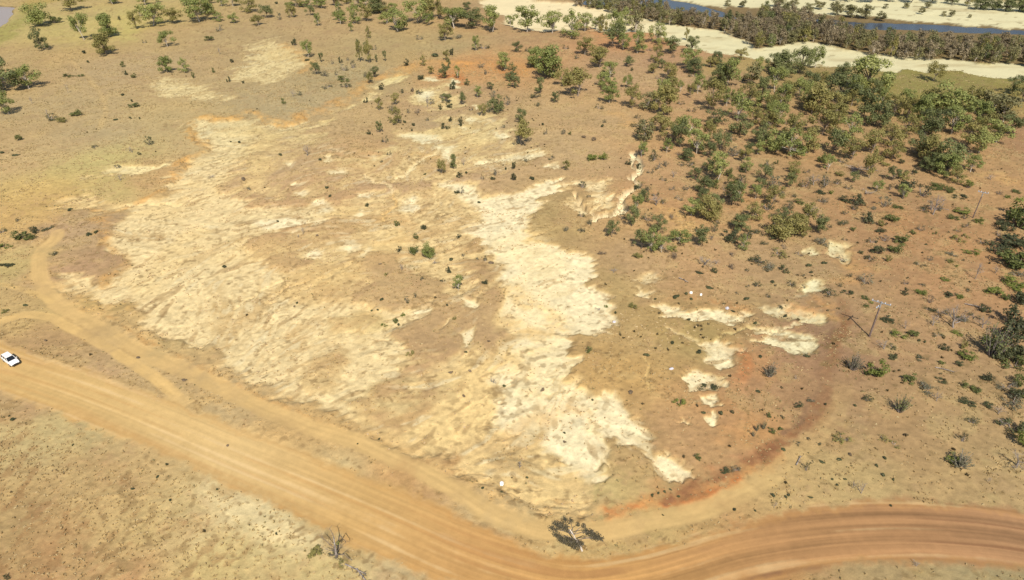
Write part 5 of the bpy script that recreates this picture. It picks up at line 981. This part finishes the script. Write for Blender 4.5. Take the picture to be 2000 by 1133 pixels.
lump('litter_sheet', 1349, 574, .36, .26, .38, M_LT, 'left of two white lumps of litter above the white strip', 'litter', 'pale litter on bare soil', 2)
lump('litter_sheet', 1369, 577, .34, .26, .34, M_LT, 'right of two white lumps of litter above the white strip', 'litter', 'pale litter on bare soil', 3)
lump('litter_sheet', 1420, 604, .42, .30, .42, M_LG, 'blue grey lump of litter on the lip of the white strip', 'litter', 'pale litter on bare soil', 4)
lump('litter_sheet', 1311, 721, .45, .28, .24, M_LG, 'blue grey lump of litter left of the small white scar', 'litter', 'pale litter on bare soil', 5)
lump('litter_sheet', 1200, 625, .40, .30, .22, M_LG, 'dull grey lump beside the right lip of the bright clay', 'litter', 'pale litter on bare soil', 6)
# ---- grass: real tussocks over the near slopes, one uncounted cover
def scatter(name, n, dens, mat, hgt, wid, seed, blades=3, maxY=330):
    rs_ = np.random.RandomState(seed); r_ = rs_.rand(n*6)**0.75; yy = 48+(maxY-48)*r_; xx = (rs_.rand(n*6)*2-1)*(0.63*yy+33)*1.18
    fi = np.interp(yy, rowsY, np.arange(NR)); wv = (0.63*yy+33)*1.32; fj = np.interp(xx/wv, uu, np.arange(NC))
    ii = fi.astype(int); jj = fj.astype(int); id_ = ii*NC+jj
    keep = rs_.rand(n*6) < dens[id_]; sel = np.nonzero(keep)[0][:n]; xx, yy, id_ = xx[sel], yy[sel], id_[sel]; zz = Z[id_]; m_ = len(sel)
    V = np.zeros((m_, blades, 4, 3), np.float32)
    for b_ in range(blades):
        an = rs_.rand(m_)*6.283; w_ = wid*(0.6+0.8*rs_.rand(m_)); h_ = hgt*(0.5+rs_.rand(m_)); ox = (rs_.rand(m_)-.5)*wid*1.2; oy = (rs_.rand(m_)-.5)*wid*1.2; ln = (rs_.rand(m_)-.5)*h_*1.1; l2 = (rs_.rand(m_)-.5)*h_*1.1
        ca, sa = np.cos(an)*w_, np.sin(an)*w_
        for k_, (s_, t_) in enumerate(((-1, 0), (1, 0), (0.55, 1), (-0.7, 0.9))):
            V[:, b_, k_, 0] = xx+ox+ca*s_+ln*t_; V[:, b_, k_, 1] = yy+oy+sa*s_+l2*t_; V[:, b_, k_, 2] = zz-0.02+h_*t_
    nv = m_*blades*4; me = bpy.data.meshes.new(name); me.vertices.add(nv); me.vertices.foreach_set('co', V.ravel()); nf = m_*blades
    me.loops.add(nf*4); me.polygons.add(nf); me.loops.foreach_set('vertex_index', np.arange(nf*4, dtype=np.int32)); me.polygons.foreach_set('loop_start', np.arange(0, nf*4, 4, dtype=np.int32)); me.update()
    me.materials.append(mat); o = link(name, me); tag(o, kind='stuff'); return o
M_STR = leaf_mat('dry_straw_blades', (0.40, 0.29, 0.15), (0.52, 0.41, 0.22), (0.66, 0.55, 0.32), 0.35)
M_OLV = leaf_mat('greyed_olive_blades', (0.20, 0.16, 0.08), (0.30, 0.25, 0.12), (0.40, 0.34, 0.17), 0.25)
notr = (1-np.clip(roadm*1.3, 0, 1))*(1-np.clip(trackm*1.5, 0, 1))*(1-rs)*(1-np.clip(pm*1.3, 0, 1))*(np.maximum(wat, pondm) < 0.02)
patch = sstep(-0.1, 0.6, n5+0.5*n1+0.3*n2)
g1 = scatter('dry_grass', 60000, notr*(0.15+0.6*patch+0.5*fm), M_STR, 0.15, 0.17, 3); tag(g1, 'straw coloured dry grass tussocks over the slopes and field', 'dry grass')
g2 = scatter('dry_grass', 9000, notr*(1-0.93*fm)*(0.02+0.8*sstep(0.3, 0.9, fbm(X, Y, 7, 4, 91))), M_OLV, 0.22, 0.15, 4); tag(g2, 'darker olive brown grass tussocks between the straw ones', 'dry grass')
M_CLD = paint('pale_clay_clod', (0.42, 0.32, 0.19), 0.95, 0, 0.3)
g3 = scatter('clay_clods', 9000, np.clip(er, 0, 1)*(0.04+0.9*sstep(0.25, 0.8, fbm(X, Y, 6, 4, 92)+0.4*S1)), M_CLD, 0.2, 0.15, 5, 3, 260); tag(g3, 'loose clods and tufts broken off the eroded clay', 'clods')
M_TFT = leaf_mat('dark_heath_leaves', (0.09,0.07,0.04), (0.15,0.12,0.06), (0.24,0.20,0.10))
rub, _ = poly_sd(X, Y, wl([(1160,610),(1270,605),(1330,640),(1450,640),(1520,700),(1440,700),(1360,672),(1290,690),(1180,670)]), 10); rub = sstep(-3, 3, rub)
up, _ = poly_sd(X, Y, wl([(690,180),(850,150),(1050,190),(1060,340),(900,330),(720,330)]), 10); up = sstep(-6, 6, up)
rt, _ = poly_sd(X, Y, wl([(1180,330),(1500,380),(2200,300),(2200,900),(1500,960),(1400,800),(1300,640),(1180,560)]), 10); rt = sstep(-6, 6, rt)
bord = np.exp(-((q-0.5)/0.13)**2)*(F > 0.05)
g4 = scatter('heath_tufts', 1700, notr*(0.01+0.10*rt+0.14*up+0.5*rub)+0.35*bord*sstep(0.2, 0.8, fbm(X, Y, 8, 4, 95))*(1-rs), M_TFT, 0.34, 0.20, 6, 7, 300); tag(g4, 'small dark heath tufts sprinkled round the clay and over the red slope', 'heath')
g5 = scatter('straw_rubble', 5000, rub*0.8*(1-np.clip(pm, 0, 1)), paint('straw_clod', (0.46, 0.36, 0.20), 0.95, 0, 0.35), 0.15, 0.2, 7, 3, 200); tag(g5, 'pale straw and clods strewn below the long white strip', 'straw litter')
